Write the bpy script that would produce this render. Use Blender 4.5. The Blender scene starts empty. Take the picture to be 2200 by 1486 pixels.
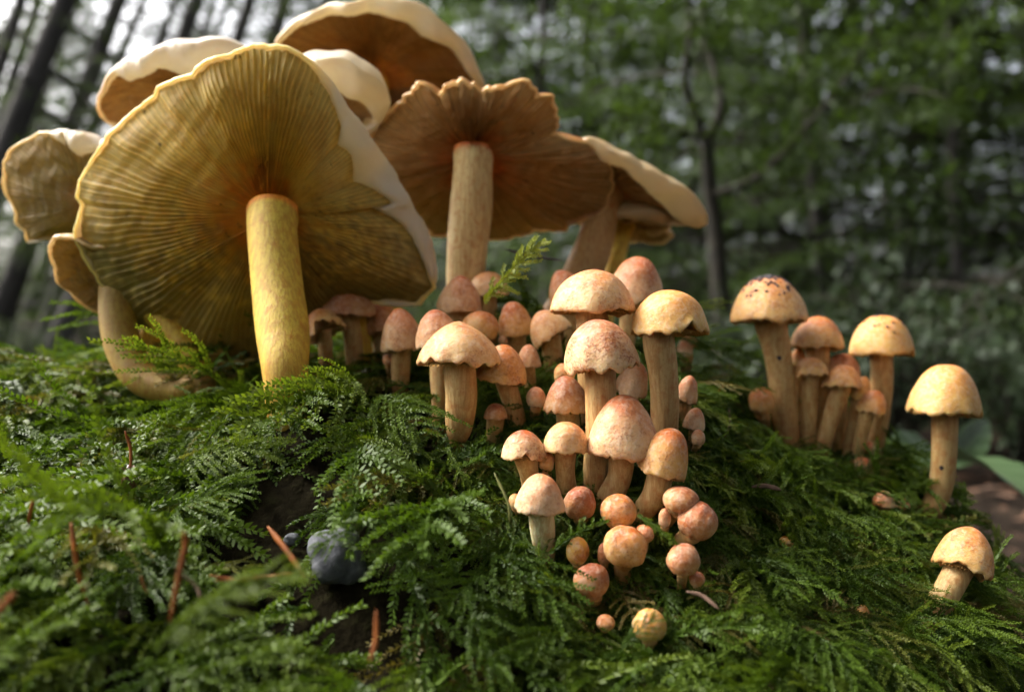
import bpy, math, random
import numpy as np
R = math.radians
rnd = random.Random(7)
rng = np.random.default_rng(11)

# ------------------------------------------------------------------ camera, sky, sun, exposure
scene = bpy.context.scene
col = scene.collection
CZ = 0.25                                   # eye height above the forest floor (m)
F = 1100 / math.tan(R(32.5))                # focal length in photo pixels (2200 wide)
cam_d = bpy.data.cameras.new('camera'); cam = bpy.data.objects.new('camera', cam_d); col.objects.link(cam)
cam.location = (0, 0, CZ); cam.rotation_euler = (R(90), 0, 0)
cam_d.sensor_width = 36; cam_d.lens = 36 * F / 2200
cam_d.clip_start = 0.004; cam_d.clip_end = 500
cam_d.dof.use_dof = True; cam_d.dof.focus_distance = 0.188; cam_d.dof.aperture_fstop = 10.5
cam_d.dof.aperture_blades = 0
scene.camera = cam

SUN_EL, SUN_AZ = 46, -106                     # azimuth: degrees to the right of straight behind the camera
w = bpy.data.worlds.new('World'); scene.world = w; w.use_nodes = True
nt = w.node_tree; nt.nodes.clear()
sky = nt.nodes.new('ShaderNodeTexSky'); sky.sky_type = 'NISHITA'; sky.sun_disc = False
sky.sun_elevation = R(SUN_EL); sky.sun_rotation = R(180 - SUN_AZ)
sky.air_density = 1.0; sky.dust_density = 10.0; sky.ozone_density = 1.0
hs = nt.nodes.new('ShaderNodeHueSaturation'); hs.inputs['Saturation'].default_value = 0.4
bg = nt.nodes.new('ShaderNodeBackground'); bg.inputs['Strength'].default_value = 0.15
wo = nt.nodes.new('ShaderNodeOutputWorld')
nt.links.new(sky.outputs[0], hs.inputs['Color']); nt.links.new(hs.outputs[0], bg.inputs[0]); nt.links.new(bg.outputs[0], wo.inputs[0])
sun_d = bpy.data.lights.new('sun', 'SUN'); sun = bpy.data.objects.new('sun', sun_d); col.objects.link(sun)
sun_d.energy = 0.9; sun_d.angle = R(18); sun_d.color = (1, 0.98, 0.94)
sun.rotation_euler = (R(90 - SUN_EL), 0, R(SUN_AZ))
scene.view_settings.view_transform = 'Standard'; scene.view_settings.look = 'None'
scene.view_settings.exposure = 1.82; scene.view_settings.gamma = 1.0
scene.render.engine = 'CYCLES'
scene.cycles.use_denoising = True
scene.cycles.max_bounces = 6; scene.cycles.diffuse_bounces = 4; scene.cycles.transmission_bounces = 4; scene.cycles.glossy_bounces = 2
scene.cycles.use_adaptive_sampling = True; scene.cycles.adaptive_threshold = 0.025
scene.cycles.sample_clamp_indirect = 6

# ------------------------------------------------------------------ helpers
CAM = np.array([0, 0, CZ])
def P(px, py, d):                           # photo pixel + distance along the view -> world point
    return np.array([d * (px - 1100) / F, d, CZ - d * (py - 743) / F])
def proj(v):
    return 1100 + v[..., 0] / v[..., 1] * F, 743 - (v[..., 2] - CZ) / v[..., 1] * F
def nrm(v):
    v = np.asarray(v, float); return v / (np.linalg.norm(v) + 1e-12)
class Noise:                                # smooth sum-of-sines noise in 3D
    def __init__(s, seed, n=10):
        g = np.random.default_rng(seed); s.k = g.normal(size=(n, 3)); s.p = g.uniform(0, 6.28, n)
    def __call__(s, v, f=1.0):
        return np.sin((np.asarray(v) * f) @ s.k.T + s.p).sum(-1) / math.sqrt(len(s.p) / 2) * 0.5
def sstep(a, b, x):
    t = np.clip((np.asarray(x, float) - a) / (b - a), 0, 1); return t * t * (3 - 2 * t)

def mesh_from(name, V, faces, attrs=None, cols=None, smooth=True):
    V = np.asarray(V, float); me = bpy.data.meshes.new(name)
    if isinstance(faces, np.ndarray):
        n, k = faces.shape
        me.vertices.add(len(V)); me.vertices.foreach_set('co', V.astype(np.float32).ravel())
        me.loops.add(n * k); me.loops.foreach_set('vertex_index', faces.astype(np.int32).ravel())
        me.polygons.add(n); me.polygons.foreach_set('loop_start', np.arange(0, n * k, k, dtype=np.int32))
        me.polygons.foreach_set('loop_total', np.full(n, k, dtype=np.int32))
    else:
        me.from_pydata(V.tolist(), [], [tuple(f) for f in faces])
    if cols is not None:
        a = me.attributes.new('tone', 'FLOAT_COLOR', 'POINT')
        c = np.ones((len(V), 4)); c[:, :3] = cols; a.data.foreach_set('color', c.astype(np.float32).ravel())
    for k, val in (attrs or {}).items():
        a = me.attributes.new(k, 'FLOAT', 'POINT'); a.data.foreach_set('value', np.broadcast_to(np.asarray(val, np.float32), (len(V),)).astype(np.float32).copy())
    me.update(); me.validate()
    if smooth: me.polygons.foreach_set('use_smooth', np.ones(len(me.polygons), dtype=bool))
    return me
def obj(name, me, mat, parent=None, loc=None):
    o = bpy.data.objects.new(name, me); col.objects.link(o)
    if mat is not None and not me.materials: me.materials.append(mat)
    if parent is not None: o.parent = parent
    if loc is not None: o.location = tuple(loc)
    return o
def tag(o, label=None, cat=None, group=None, kind=None):
    for k, v in (('label', label), ('category', cat), ('group', group), ('kind', kind)):
        if v: o[k] = v
    return o
def empty(name, loc):
    o = bpy.data.objects.new(name, None); col.objects.link(o); o.location = tuple(loc); o.empty_display_size = 0.01
    return o
def grid_faces(nu, nv, wrap_v=True):        # rings nu, around nv
    i = np.arange(nu - 1)[:, None]; j = np.arange(nv if wrap_v else nv - 1)[None, :]; j2 = (j + 1) % nv
    return np.stack([i * nv + j, i * nv + j2, (i + 1) * nv + j2, (i + 1) * nv + j], -1).reshape(-1, 4)
def smooth_path(pts, n):                    # Catmull-Rom, any dimension
    p = np.asarray(pts, float)
    if len(p) == 2: return p[0] + (p[1] - p[0]) * np.linspace(0, 1, n)[:, None]
    p = np.vstack([2 * p[0] - p[1], p, 2 * p[-1] - p[-2]]); out = []
    for t in np.linspace(0, len(p) - 3 - 1e-6, n):
        i = int(t); f = t - i; a, b, c, d = p[i:i + 4]
        out.append(0.5 * (2 * b + (c - a) * f + (2 * a - 5 * b + 4 * c - d) * f * f + (3 * b - a - 3 * c + d) * f ** 3))
    return np.array(out)
def tube(path, rad, n=12, cap_end=True, noise=None, amp=0.0, freq=1.0):
    path = np.asarray(path, float); m = len(path); rad = np.broadcast_to(rad, (m,))
    T = np.gradient(path, axis=0); T /= np.linalg.norm(T, axis=1)[:, None] + 1e-12
    ref = np.array([0, 1, 0.05]) if abs(T[0][1]) < 0.9 else np.array([1, 0, 0.0])
    N = np.cross(T, ref); N /= np.linalg.norm(N, axis=1)[:, None] + 1e-12; B = np.cross(T, N)
    a = np.linspace(0, 2 * math.pi, n, endpoint=False)
    V = path[:, None] + rad[:, None, None] * (np.cos(a)[None, :, None] * N[:, None] + np.sin(a)[None, :, None] * B[:, None])
    V = V.reshape(-1, 3)
    if noise is not None: V = V + (V - np.repeat(path, n, 0)) * (noise(V, freq) * amp)[:, None]
    f = [tuple(x) for x in grid_faces(m, n)]
    if cap_end: f.append(tuple(range(n))[::-1]); f.append(tuple(range((m - 1) * n, m * n)))
    return V, f

# ------------------------------------------------------------------ materials
def mat_new(name):
    m = bpy.data.materials.new(name); m.use_nodes = True
    t = m.node_tree; b = t.nodes['Principled BSDF']; return m, t, b
def N(t, kind, **kw):
    n = t.nodes.new(kind)
    for k, v in kw.items():
        if k in n.inputs: n.inputs[k].default_value = v
        else: setattr(n, k, v)
    return n
def noise_n(t, vec, scale, detail=4, rough=0.55):
    n = N(t, 'ShaderNodeTexNoise'); n.inputs['Scale'].default_value = scale; n.inputs['Detail'].default_value = detail; n.inputs['Roughness'].default_value = rough
    if vec is not None: t.links.new(vec, n.inputs['Vector'])
    return n.outputs['Fac']
def ramp(t, fac, stops):
    r = N(t, 'ShaderNodeValToRGB'); e = r.color_ramp.elements
    while len(e) < len(stops): e.new(0.5)
    for i, (p, c) in enumerate(stops):
        e[i].position = p; e[i].color = (*c, 1) if len(c) == 3 else c
    t.links.new(fac, r.inputs[0]); return r.outputs[0]
def mix(t, fac, a, b, mode='MIX'):
    m = N(t, 'ShaderNodeMix', data_type='RGBA', blend_type=mode)
    for s, v in (('Factor', fac), ('A', a), ('B', b)):
        i = {'Factor': 0, 'A': 6, 'B': 7}[s]
        if hasattr(v, 'is_output') or isinstance(v, bpy.types.NodeSocket): t.links.new(v, m.inputs[i])
        elif isinstance(v, (int, float)): m.inputs[i].default_value = v
        else: m.inputs[i].default_value = (*v, 1)
    return m.outputs[2]
def math_n(t, op, a, b=None):
    m = N(t, 'ShaderNodeMath', operation=op)
    for i, v in enumerate((a, b)):
        if v is None: continue
        if isinstance(v, bpy.types.NodeSocket): t.links.new(v, m.inputs[i])
        else: m.inputs[i].default_value = v
    return m.outputs[0]
def bump(t, b, h, dist, strength=0.5):
    n = N(t, 'ShaderNodeBump'); n.inputs['Distance'].default_value = dist; n.inputs['Strength'].default_value = strength
    t.links.new(h, n.inputs['Height']); t.links.new(n.outputs[0], b.inputs['Normal'])
def ocoord(t): return N(t, 'ShaderNodeTexCoord').outputs['Object']
def attr(t, name, out='Color'):
    return N(t, 'ShaderNodeAttribute', attribute_name=name).outputs[out]
def translucent_mix(t, b, colr, fac):
    tr = N(t, 'ShaderNodeBsdfTranslucent'); mx = N(t, 'ShaderNodeMixShader'); mx.inputs[0].default_value = fac
    if isinstance(colr, bpy.types.NodeSocket): t.links.new(colr, tr.inputs[0])
    else: tr.inputs[0].default_value = (*colr, 1)
    out = t.nodes['Material Output']
    t.links.new(b.outputs[0], mx.inputs[1]); t.links.new(tr.outputs[0], mx.inputs[2]); t.links.new(mx.outputs[0], out.inputs[0])

def cap_material():
    m, t, b = mat_new('mushroom_cap_skin'); v = ocoord(t)
    base = attr(t, 'tone'); spk = attr(t, 'speck', 'Fac')
    loc = N(t, 'ShaderNodeObjectInfo')
    vv = N(t, 'ShaderNodeVectorMath', operation='ADD'); t.links.new(v, vv.inputs[0])
    sc = N(t, 'ShaderNodeVectorMath', operation='SCALE'); sc.inputs[0].default_value = (3.1, 1.7, 2.3); t.links.new(loc.outputs['Random'], sc.inputs['Scale']); t.links.new(sc.outputs[0], vv.inputs[1])
    v = vv.outputs[0]
    n1 = noise_n(t, v, 230, 5, 0.65); n2 = noise_n(t, v, 800, 5, 0.65); n3 = noise_n(t, v, 1700, 4, 0.65)
    rough_patch = ramp(t, n1, [(0.42, (0, 0, 0)), (0.62, (1, 1, 1))])
    dark = mix(t, 1.0, base, (0.70, 0.40, 0.22), 'MULTIPLY')
    c = mix(t, math_n(t, 'MULTIPLY', rough_patch, math_n(t, 'ADD', math_n(t, 'MULTIPLY', spk, 0.5), 0.30)), base, dark)
    pale = ramp(t, n2, [(0.45, (0, 0, 0)), (0.66, (1, 1, 1))])
    c = mix(t, math_n(t, 'MULTIPLY', pale, 0.38), c, (0.74, 0.60, 0.47))
    sp = ramp(t, n3, [(0.52, (0, 0, 0)), (0.60, (1, 1, 1))])
    c = mix(t, math_n(t, 'MINIMUM', math_n(t, 'MULTIPLY', math_n(t, 'MULTIPLY', sp, math_n(t, 'ADD', rough_patch, 0.15)), spk), 0.9), c, (0.28, 0.075, 0.018))
    t.links.new(c, b.inputs['Base Color'])
    b.inputs['Roughness'].default_value = 0.48; b.inputs['Specular IOR Level'].default_value = 0.4
    b.inputs['Subsurface Weight'].default_value = 0.35; b.inputs['Subsurface Scale'].default_value = 0.0025
    b.inputs['Subsurface Radius'].default_value = (1.0, 0.5, 0.25)
    h = math_n(t, 'ADD', math_n(t, 'MULTIPLY', n2, 1.0), math_n(t, 'MULTIPLY', n3, 0.5))
    bump(t, b, h, 0.0006, 0.55)
    return m
def stem_material():
    m, t, b = mat_new('mushroom_stem_fibre'); v = ocoord(t); base = attr(t, 'tone')
    mp = N(t, 'ShaderNodeMapping'); mp.inputs['Scale'].default_value = (1, 1, 0.10); t.links.new(v, mp.inputs[0])
    st = noise_n(t, mp.outputs[0], 1100, 5, 0.7); n2 = noise_n(t, v, 420, 5, 0.65); n3 = noise_n(t, v, 1900, 3, 0.6)
    c = mix(t, math_n(t, 'MULTIPLY', ramp(t, st, [(0.44, (0, 0, 0)), (0.58, (1, 1, 1))]), 0.6), base, mix(t, 1.0, base, (0.62, 0.42, 0.24), 'MULTIPLY'))
    c = mix(t, math_n(t, 'MULTIPLY', ramp(t, n2, [(0.5, (0, 0, 0)), (0.66, (1, 1, 1))]), 0.6), c, mix(t, 1.0, base, (0.70, 0.36, 0.16), 'MULTIPLY'))
    spot = math_n(t, 'MULTIPLY', ramp(t, n3, [(0.64, (0, 0, 0)), (0.70, (1, 1, 1))]), 0.7)
    c = mix(t, spot, c, (0.25, 0.10, 0.03))
    t.links.new(c, b.inputs['Base Color']); b.inputs['Roughness'].default_value = 0.6
    b.inputs['Subsurface Weight'].default_value = 0.3; b.inputs['Subsurface Scale'].default_value = 0.002
    b.inputs['Subsurface Radius'].default_value = (1.0, 0.6, 0.25)
    bump(t, b, math_n(t, 'ADD', st, math_n(t, 'MULTIPLY', n3, 0.3)), 0.0007, 0.5)
    return m
def gill_material():
    m, t, b = mat_new('mushroom_gills'); v = ocoord(t); base = attr(t, 'tone')
    n1 = noise_n(t, v, 130, 5, 0.65); n2 = noise_n(t, v, 700, 4, 0.6); n3 = noise_n(t, v, 230, 6, 0.7)
    c = mix(t, math_n(t, 'MULTIPLY', ramp(t, n1, [(0.42, (0, 0, 0)), (0.65, (1, 1, 1))]), 0.55), base, mix(t, 1.0, base, (0.72, 0.55, 0.35), 'MULTIPLY'))
    c = mix(t, math_n(t, 'MULTIPLY', ramp(t, n2, [(0.5, (0, 0, 0)), (0.7, (1, 1, 1))]), 0.4), c, mix(t, 1.0, base, (0.95, 0.6, 0.25), 'MULTIPLY'))
    spot = math_n(t, 'MULTIPLY', ramp(t, n3, [(0.645, (0, 0, 0)), (0.69, (1, 1, 1))]), 0.85)
    c = mix(t, spot, c, (0.07, 0.05, 0.015))
    t.links.new(c, b.inputs['Base Color']); b.inputs['Roughness'].default_value = 0.5; b.inputs['Specular IOR Level'].default_value = 0.35
    translucent_mix(t, b, c, 0.45)
    bump(t, b, n2, 0.0004, 0.4)
    return m
def big_cap_material():
    m, t, b = mat_new('large_cap_skin'); v = ocoord(t); base = attr(t, 'tone')
    n1 = noise_n(t, v, 90, 4, 0.6); n2 = noise_n(t, v, 700, 4, 0.6)
    c = mix(t, math_n(t, 'MULTIPLY', ramp(t, n1, [(0.42, (0, 0, 0)), (0.66, (1, 1, 1))]), 0.5), base, mix(t, 1.0, base, (0.92, 0.78, 0.58), 'MULTIPLY'))
    sp = math_n(t, 'MULTIPLY', ramp(t, n2, [(0.64, (0, 0, 0)), (0.72, (1, 1, 1))]), 0.4)
    c = mix(t, sp, c, (0.55, 0.32, 0.10))
    t.links.new(c, b.inputs['Base Color']); b.inputs['Roughness'].default_value = 0.4
    b.inputs['Subsurface Weight'].default_value = 0.4; b.inputs['Subsurface Scale'].default_value = 0.004
    b.inputs['Subsurface Radius'].default_value = (1.0, 0.7, 0.35)
    translucent_mix(t, b, (0.90, 0.78, 0.50), 0.35)
    bump(t, b, math_n(t, 'ADD', n1, math_n(t, 'MULTIPLY', n2, 0.25)), 0.0012, 0.5)
    return m
def simple(name, stops, scale, rough=0.7, bd=0.0, spec=0.3, stretch=None, trans=0.0, rand=0.0, detail=5):
    m, t, b = mat_new(name); v = ocoord(t)
    if stretch:
        mp = N(t, 'ShaderNodeMapping'); mp.inputs['Scale'].default_value = stretch; t.links.new(v, mp.inputs[0]); v = mp.outputs[0]
    n = noise_n(t, v, scale, detail, 0.6); c = ramp(t, n, stops)
    if rand:
        oi = N(t, 'ShaderNodeObjectInfo'); h = N(t, 'ShaderNodeHueSaturation')
        t.links.new(math_n(t, 'ADD', math_n(t, 'MULTIPLY', oi.outputs['Random'], rand), 1 - rand / 2), h.inputs['Value'])
        t.links.new(c, h.inputs['Color']); c = h.outputs[0]
    t.links.new(c, b.inputs['Base Color']); b.inputs['Roughness'].default_value = rough; b.inputs['Specular IOR Level'].default_value = spec
    if trans: translucent_mix(t, b, mix(t, 1.0, c, (1.0, 1.0, 0.45), 'MULTIPLY'), trans)
    if bd: bump(t, b, n, bd, 0.7)
    return m
def moss_material():
    m, t, b = mat_new('moss_leaf')
    tip = attr(t, 'tip', 'Fac'); oi = N(t, 'ShaderNodeObjectInfo')
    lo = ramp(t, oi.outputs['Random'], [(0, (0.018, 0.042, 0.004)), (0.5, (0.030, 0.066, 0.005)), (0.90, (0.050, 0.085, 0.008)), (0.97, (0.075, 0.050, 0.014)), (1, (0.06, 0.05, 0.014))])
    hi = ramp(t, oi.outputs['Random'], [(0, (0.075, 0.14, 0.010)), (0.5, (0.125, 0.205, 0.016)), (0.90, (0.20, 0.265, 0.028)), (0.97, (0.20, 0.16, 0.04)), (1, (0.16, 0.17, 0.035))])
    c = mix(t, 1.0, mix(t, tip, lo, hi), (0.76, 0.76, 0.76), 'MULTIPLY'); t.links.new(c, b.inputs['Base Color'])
    b.inputs['Roughness'].default_value = 0.5; b.inputs['Specular IOR Level'].default_value = 0.22
    translucent_mix(t, b, mix(t, 1.0, c, (1.0, 1.0, 0.4), 'MULTIPLY'), 0.35)
    return m
M = dict(cap=cap_material(), stem=stem_material(), gill=gill_material(), bigcap=big_cap_material(), moss=moss_material(),
    soil=simple('dark_soil', [(0.3, (0.005, 0.004, 0.002)), (0.55, (0.012, 0.010, 0.005)), (0.8, (0.022, 0.022, 0.008))], 300, 0.95, 0.002, 0.02),
    litter=simple('forest_floor', [(0.3, (0.005, 0.004, 0.003)), (0.5, (0.014, 0.010, 0.007)), (0.7, (0.032, 0.022, 0.015)), (0.85, (0.02, 0.030, 0.010))], 26, 0.95, 0.02, 0.05),
    twig=simple('dead_twig', [(0.3, (0.03, 0.018, 0.011)), (0.5, (0.07, 0.038, 0.022)), (0.7, (0.17, 0.09, 0.05))], 25, 0.7, 0.0005),
    needle=simple('dead_needle', [(0.3, (0.10, 0.026, 0.004)), (0.7, (0.27, 0.085, 0.012))], 220, 0.6, 0.0002, 0.15),
    needle_grey=simple('dry_needle', [(0.3, (0.08, 0.045, 0.03)), (0.7, (0.22, 0.14, 0.10))], 160, 0.65, 0.0002, 0.15),
    stone=simple('grey_stone', [(0.3, (0.05, 0.053, 0.06)), (0.5, (0.085, 0.09, 0.10)), (0.7, (0.14, 0.145, 0.155))], 420, 0.85, 0.0012, detail=9),
    cone=simple('brown_cone', [(0.3, (0.06, 0.02, 0.012)), (0.7, (0.16, 0.07, 0.045))], 260, 0.35, 0.0003, 0.5),
    speck=simple('dark_speck', [(0.3, (0.02, 0.016, 0.02)), (0.7, (0.06, 0.045, 0.05))], 500, 0.5),
    bark=simple('bark', [(0.3, (0.030, 0.028, 0.026)), (0.6, (0.075, 0.07, 0.064)), (0.8, (0.06, 0.075, 0.04))], 9, 0.9, 0.01, stretch=(1, 1, 0.25), rand=0.5),
    limb=simple('mossy_limb', [(0.3, (0.010, 0.009, 0.007)), (0.6, (0.024, 0.021, 0.014)), (0.8, (0.026, 0.040, 0.011))], 26, 0.9, 0.004),
    conifer=simple('conifer_needles', [(0.3, (0.022, 0.036, 0.013)), (0.5, (0.040, 0.062, 0.020)), (0.75, (0.065, 0.092, 0.030))], 1.2, 0.6, 0, 0.25, trans=0.4, rand=0.6),
    hemlock=simple('hemlock_needles', [(0.3, (0.020, 0.038, 0.010)), (0.5, (0.040, 0.070, 0.016)), (0.75, (0.070, 0.112, 0.026))], 2.2, 0.6, 0, 0.25, trans=0.45, rand=0.5),
    shrub=simple('shrub_leaves', [(0.3, (0.016, 0.030, 0.014)), (0.5, (0.032, 0.052, 0.024)), (0.8, (0.055, 0.085, 0.032))], 5, 0.6, 0, 0.25, trans=0.3, rand=0.6),
    grass=simple('dry_grass', [(0.3, (0.14, 0.15, 0.04)), (0.7, (0.25, 0.24, 0.08))], 300, 0.5),
)

# ------------------------------------------------------------------ the mossy bank (thin-plate surface through measured points)
def px3(px, py, d): p = P(px, py, d); return (p[0], p[1], p[2] - CZ)
ctrl = [px3(*a) for a in ((300, 1400, .142), (700, 1400, .150), (1100, 1400, .158), (1300, 1350, .165), (1300, 1200, .178), (1300, 1080, .190), (1300, 900, .217), (1280, 770, .25),
    (1010, 990, .203), (860, 860, .226), (1050, 1100, .18), (800, 1150, .170), (350, 1150, .178), (60, 1150, .178), (100, 960, .215), (380, 960, .212), (640, 1060, .190), (100, 800, .30), (612, 862, .216), (370, 872, .246),
    (1500, 775, .27), (1560, 1050, .205), (1700, 935, .262), (1790, 975, .268), (1880, 1005, .272), (2000, 1120, .26), (1800, 1200, .208), (2000, 1320, .195), (1960, 1486, .17), (1600, 1400, .160), (740, 810, .258))]
ctrl += [(-.06, .33, -.004), (.02, .31, .002), (.09, .36, -.035), (-.2, .42, -.02), (-.4, .30, -.03), (-.4, .10, -.08), (-.2, .06, -.088), (0, .05, -.095), (.06, .08, -.095), (.05, .45, -.05), (-.1, 0, -.1), (.08, .0, -.11), (.2, .3, -.09), (.18, .2, -.11), (-.62, .3, -.07), (-.6, .05, -.12)]
ctrl = np.array(ctrl)
def tps_k(r2): return np.where(r2 > 0, r2 * np.log(r2 + 1e-12), 0)
_n = len(ctrl); _A = np.zeros((_n + 3, _n + 3))
_A[:_n, :_n] = tps_k(((ctrl[:, None, :2] - ctrl[None, :, :2]) ** 2).sum(-1)) + np.eye(_n) * 2e-5
_A[:_n, _n:] = np.c_[np.ones(_n), ctrl[:, :2]]; _A[_n:, :_n] = _A[:_n, _n:].T
_W = np.linalg.solve(_A, np.r_[ctrl[:, 2], 0, 0, 0])
lump = Noise(3, 14); lump2 = Noise(5, 14)
def moss_z(x, y):                           # top of the moss, relative to the world
    x = np.asarray(x, float); y = np.asarray(y, float); sh = x.shape
    q = np.stack([x.ravel(), y.ravel()], -1)
    z = tps_k(((q[:, None] - ctrl[None, :, :2]) ** 2).sum(-1)) @ _W[:_n] + _W[_n] + q @ _W[_n + 1:]
    q3 = np.c_[q, np.zeros(len(q))]
    z = z + 0.0034 * lump(q3, 70) + 0.0018 * lump2(q3, 170)
    xe = np.interp(q[:, 1], [0.0, .17, .20, .26, .28, .40], [.065, .082, .104, .138, .148, .13])
    z = z - 0.22 * sstep(0, .10, q[:, 0] - xe) ** 0.8
    z = z - 0.22 * sstep(.40, .62, q[:, 1]) - 0.2 * sstep(-.55, -.85, q[:, 0])
    return (z + CZ).reshape(sh)
def hit(px, py, default=0.25):              # distance at which a view ray meets the bank
    ds = np.linspace(.09, .36, 541); p = np.array([P(px, py, d) for d in ds])
    below = p[:, 2] < moss_z(p[:, 0], p[:, 1])
    return float(ds[np.argmax(below)]) if below.any() else default

gx = np.r_[np.linspace(-.95, -.2, 60), np.linspace(-.195, .16, 200), np.linspace(.165, .34, 24)]; gy = np.r_[np.linspace(-.35, .08, 30), np.linspace(.085, .32, 140), np.linspace(.33, .75, 40)]
GX, GY = np.meshgrid(gx, gy, indexing='ij'); GZ = np.maximum(moss_z(GX, GY) - .007, -0.03); _q = np.stack([GX, GY, 0 * GX], -1); GZ = GZ + .0011 * Noise(61, 16)(_q, 420) + .0007 * Noise(62, 16)(_q, 800)
bank = obj('mossy_bank', mesh_from('mossy_bank', np.stack([GX, GY, GZ], -1).reshape(-1, 3), grid_faces(len(gx), len(gy), False)), M['soil'])
tag(bank, kind='structure')

# forest floor: one sheet to the horizon, rising gently behind
fr = np.concatenate([np.linspace(-60, -3, 40), np.linspace(-2.8, 2.8, 120), np.linspace(3, 60, 40)])
FX, FY = np.meshgrid(fr, fr + 5, indexing='ij')
fl = Noise(21, 12)
q = np.stack([FX.ravel(), FY.ravel(), 0 * FX.ravel()], -1)
def floor_z(q): return 0.02 * fl(q, 4) + 0.03 * fl(q, 1.1) + 4.0 * sstep(10, 45, q[:, 1]) - 0.015
obj('ground', mesh_from('ground', np.c_[q[:, :2], floor_z(q)], grid_faces(len(fr), len(fr), False)), M['litter'])['kind'] = 'structure'

# ------------------------------------------------------------------ mushrooms
STY = dict(  # apex colour, margin colour, blotch strength
    pink=((.54, .175, .048), (.76, .53, .30), .6), orange=((.58, .20, .030), (.76, .49, .18), .6), yellow=((.66, .31, .055), (.76, .51, .17), .25),
    rust=((.42, .125, .025), (.78, .56, .31), 1.3), pale=((.58, .25, .10), (.76, .57, .37), .4), brown=((.34, .105, .032), (.60, .34, .15), .7),
    cream=((.60, .28, .085), (.78, .56, .28), .5), straw=((.55, .32, .05), (.66, .45, .12), .7))
occluders = []      # (x0,x1,y0,y1,depth) of caps and stems, so moss keeps clear of them
def lathe_cap(Wd, H, k, ball, seed, wav=.03, notches=(), sag=0.0, squash=1.0, na=64):
    """closed cap surface in local coords: axis +Z, margin at z=0, phi=0 faces -Y. returns V, faces, t"""
    nz = Noise(seed, 9); ph = np.linspace(0, 2 * math.pi, na, endpoint=False)
    prof = []
    if ball:
        end = 150 if ball is True else ball
        for th in np.linspace(2, end, 26):
            a = R(th); prof.append((math.sin(a) ** (k if th < 90 else 1.0), .5 * (1 + math.cos(a)), th / end))
    else:
        te = 76; c_e = math.cos(R(te))
        for th in np.linspace(2, te, 18):
            a = R(th); prof.append(((math.sin(a) / math.sin(R(te))) ** k, .08 + .92 * (math.cos(a) - c_e) / (1 - c_e), th / te * .93))
        prof += [(1.0, .05, .96), (.985, .012, .985), (.955, 0, 1.0), (.925, .014, 1.05), (.89, .05, 1.12), (.75, .12, 1.3), (.5, .18, 1.5), (.25, .20, 1.5), (.05, .20, 1.5)]
    prof = np.array(prof); r = prof[:, 0][:, None]; z = prof[:, 1][:, None]; tt = np.repeat(prof[:, 2], na)
    wave = sum(rnd.uniform(.4, 1) * np.sin(n * ph + rnd.uniform(0, 6.28)) for n in (2, 3, 5, 8, 13)) / 2.2
    edge = sstep(.55, 1, prof[:, 2])[:, None]
    rr = r * (1 + wav * .8 * wave[None] * edge)
    zz = z + (wav * 1.6 * np.roll(wave, 7)[None] * edge)
    for c, wd, dep in notches:
        dphi = (ph - R(c) + math.pi) % (2 * math.pi) - math.pi
        zz = zz + dep * np.exp(-(dphi / R(wd)) ** 2)[None] * sstep(.75, 1, prof[:, 2])[:, None]
    fine = np.random.default_rng(seed).normal(size=na) * .02
    zz = zz + fine[None] * sstep(.9, 1, prof[:, 2])[:, None] * (0 if ball else 1)
    X = rr * np.sin(ph)[None] * Wd / 2; Y = -rr * np.cos(ph)[None] * Wd / 2 * squash; Z = zz * H - (sag * H * (rr ** 2) * np.cos(2 * ph)[None])
    V = np.stack([X, Y, Z], -1).reshape(-1, 3)
    c0 = np.array([0, 0, H * .45]); dv = V - c0
    V = c0 + dv * (1 + (.07 if ball else .04) * nz(V, 3.2 / Wd) + .022 * nz(V, 8 / Wd))[:, None]
    m = len(prof); f = [tuple(x) for x in grid_faces(m, na)[:, ::-1]]
    f.append(tuple(range(na))); f.append(tuple(range((m - 1) * na, m * na))[::-1])
    return V, f, tt
def frame(tilt, lean):                      # tilt: lean to the right in the picture plane; lean: towards the camera
    a = nrm([math.tan(R(tilt)), -math.tan(R(lean)), 1]); x = nrm(np.array([1, 0, 0]) - a[0] * a); y = np.cross(a, x)
    return np.stack([x, y, a], 1)
GR1 = 'small mushrooms crowded down the front of the bank'; GR2 = 'mushrooms along the far edge of the bank'
seed_n = 100
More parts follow.
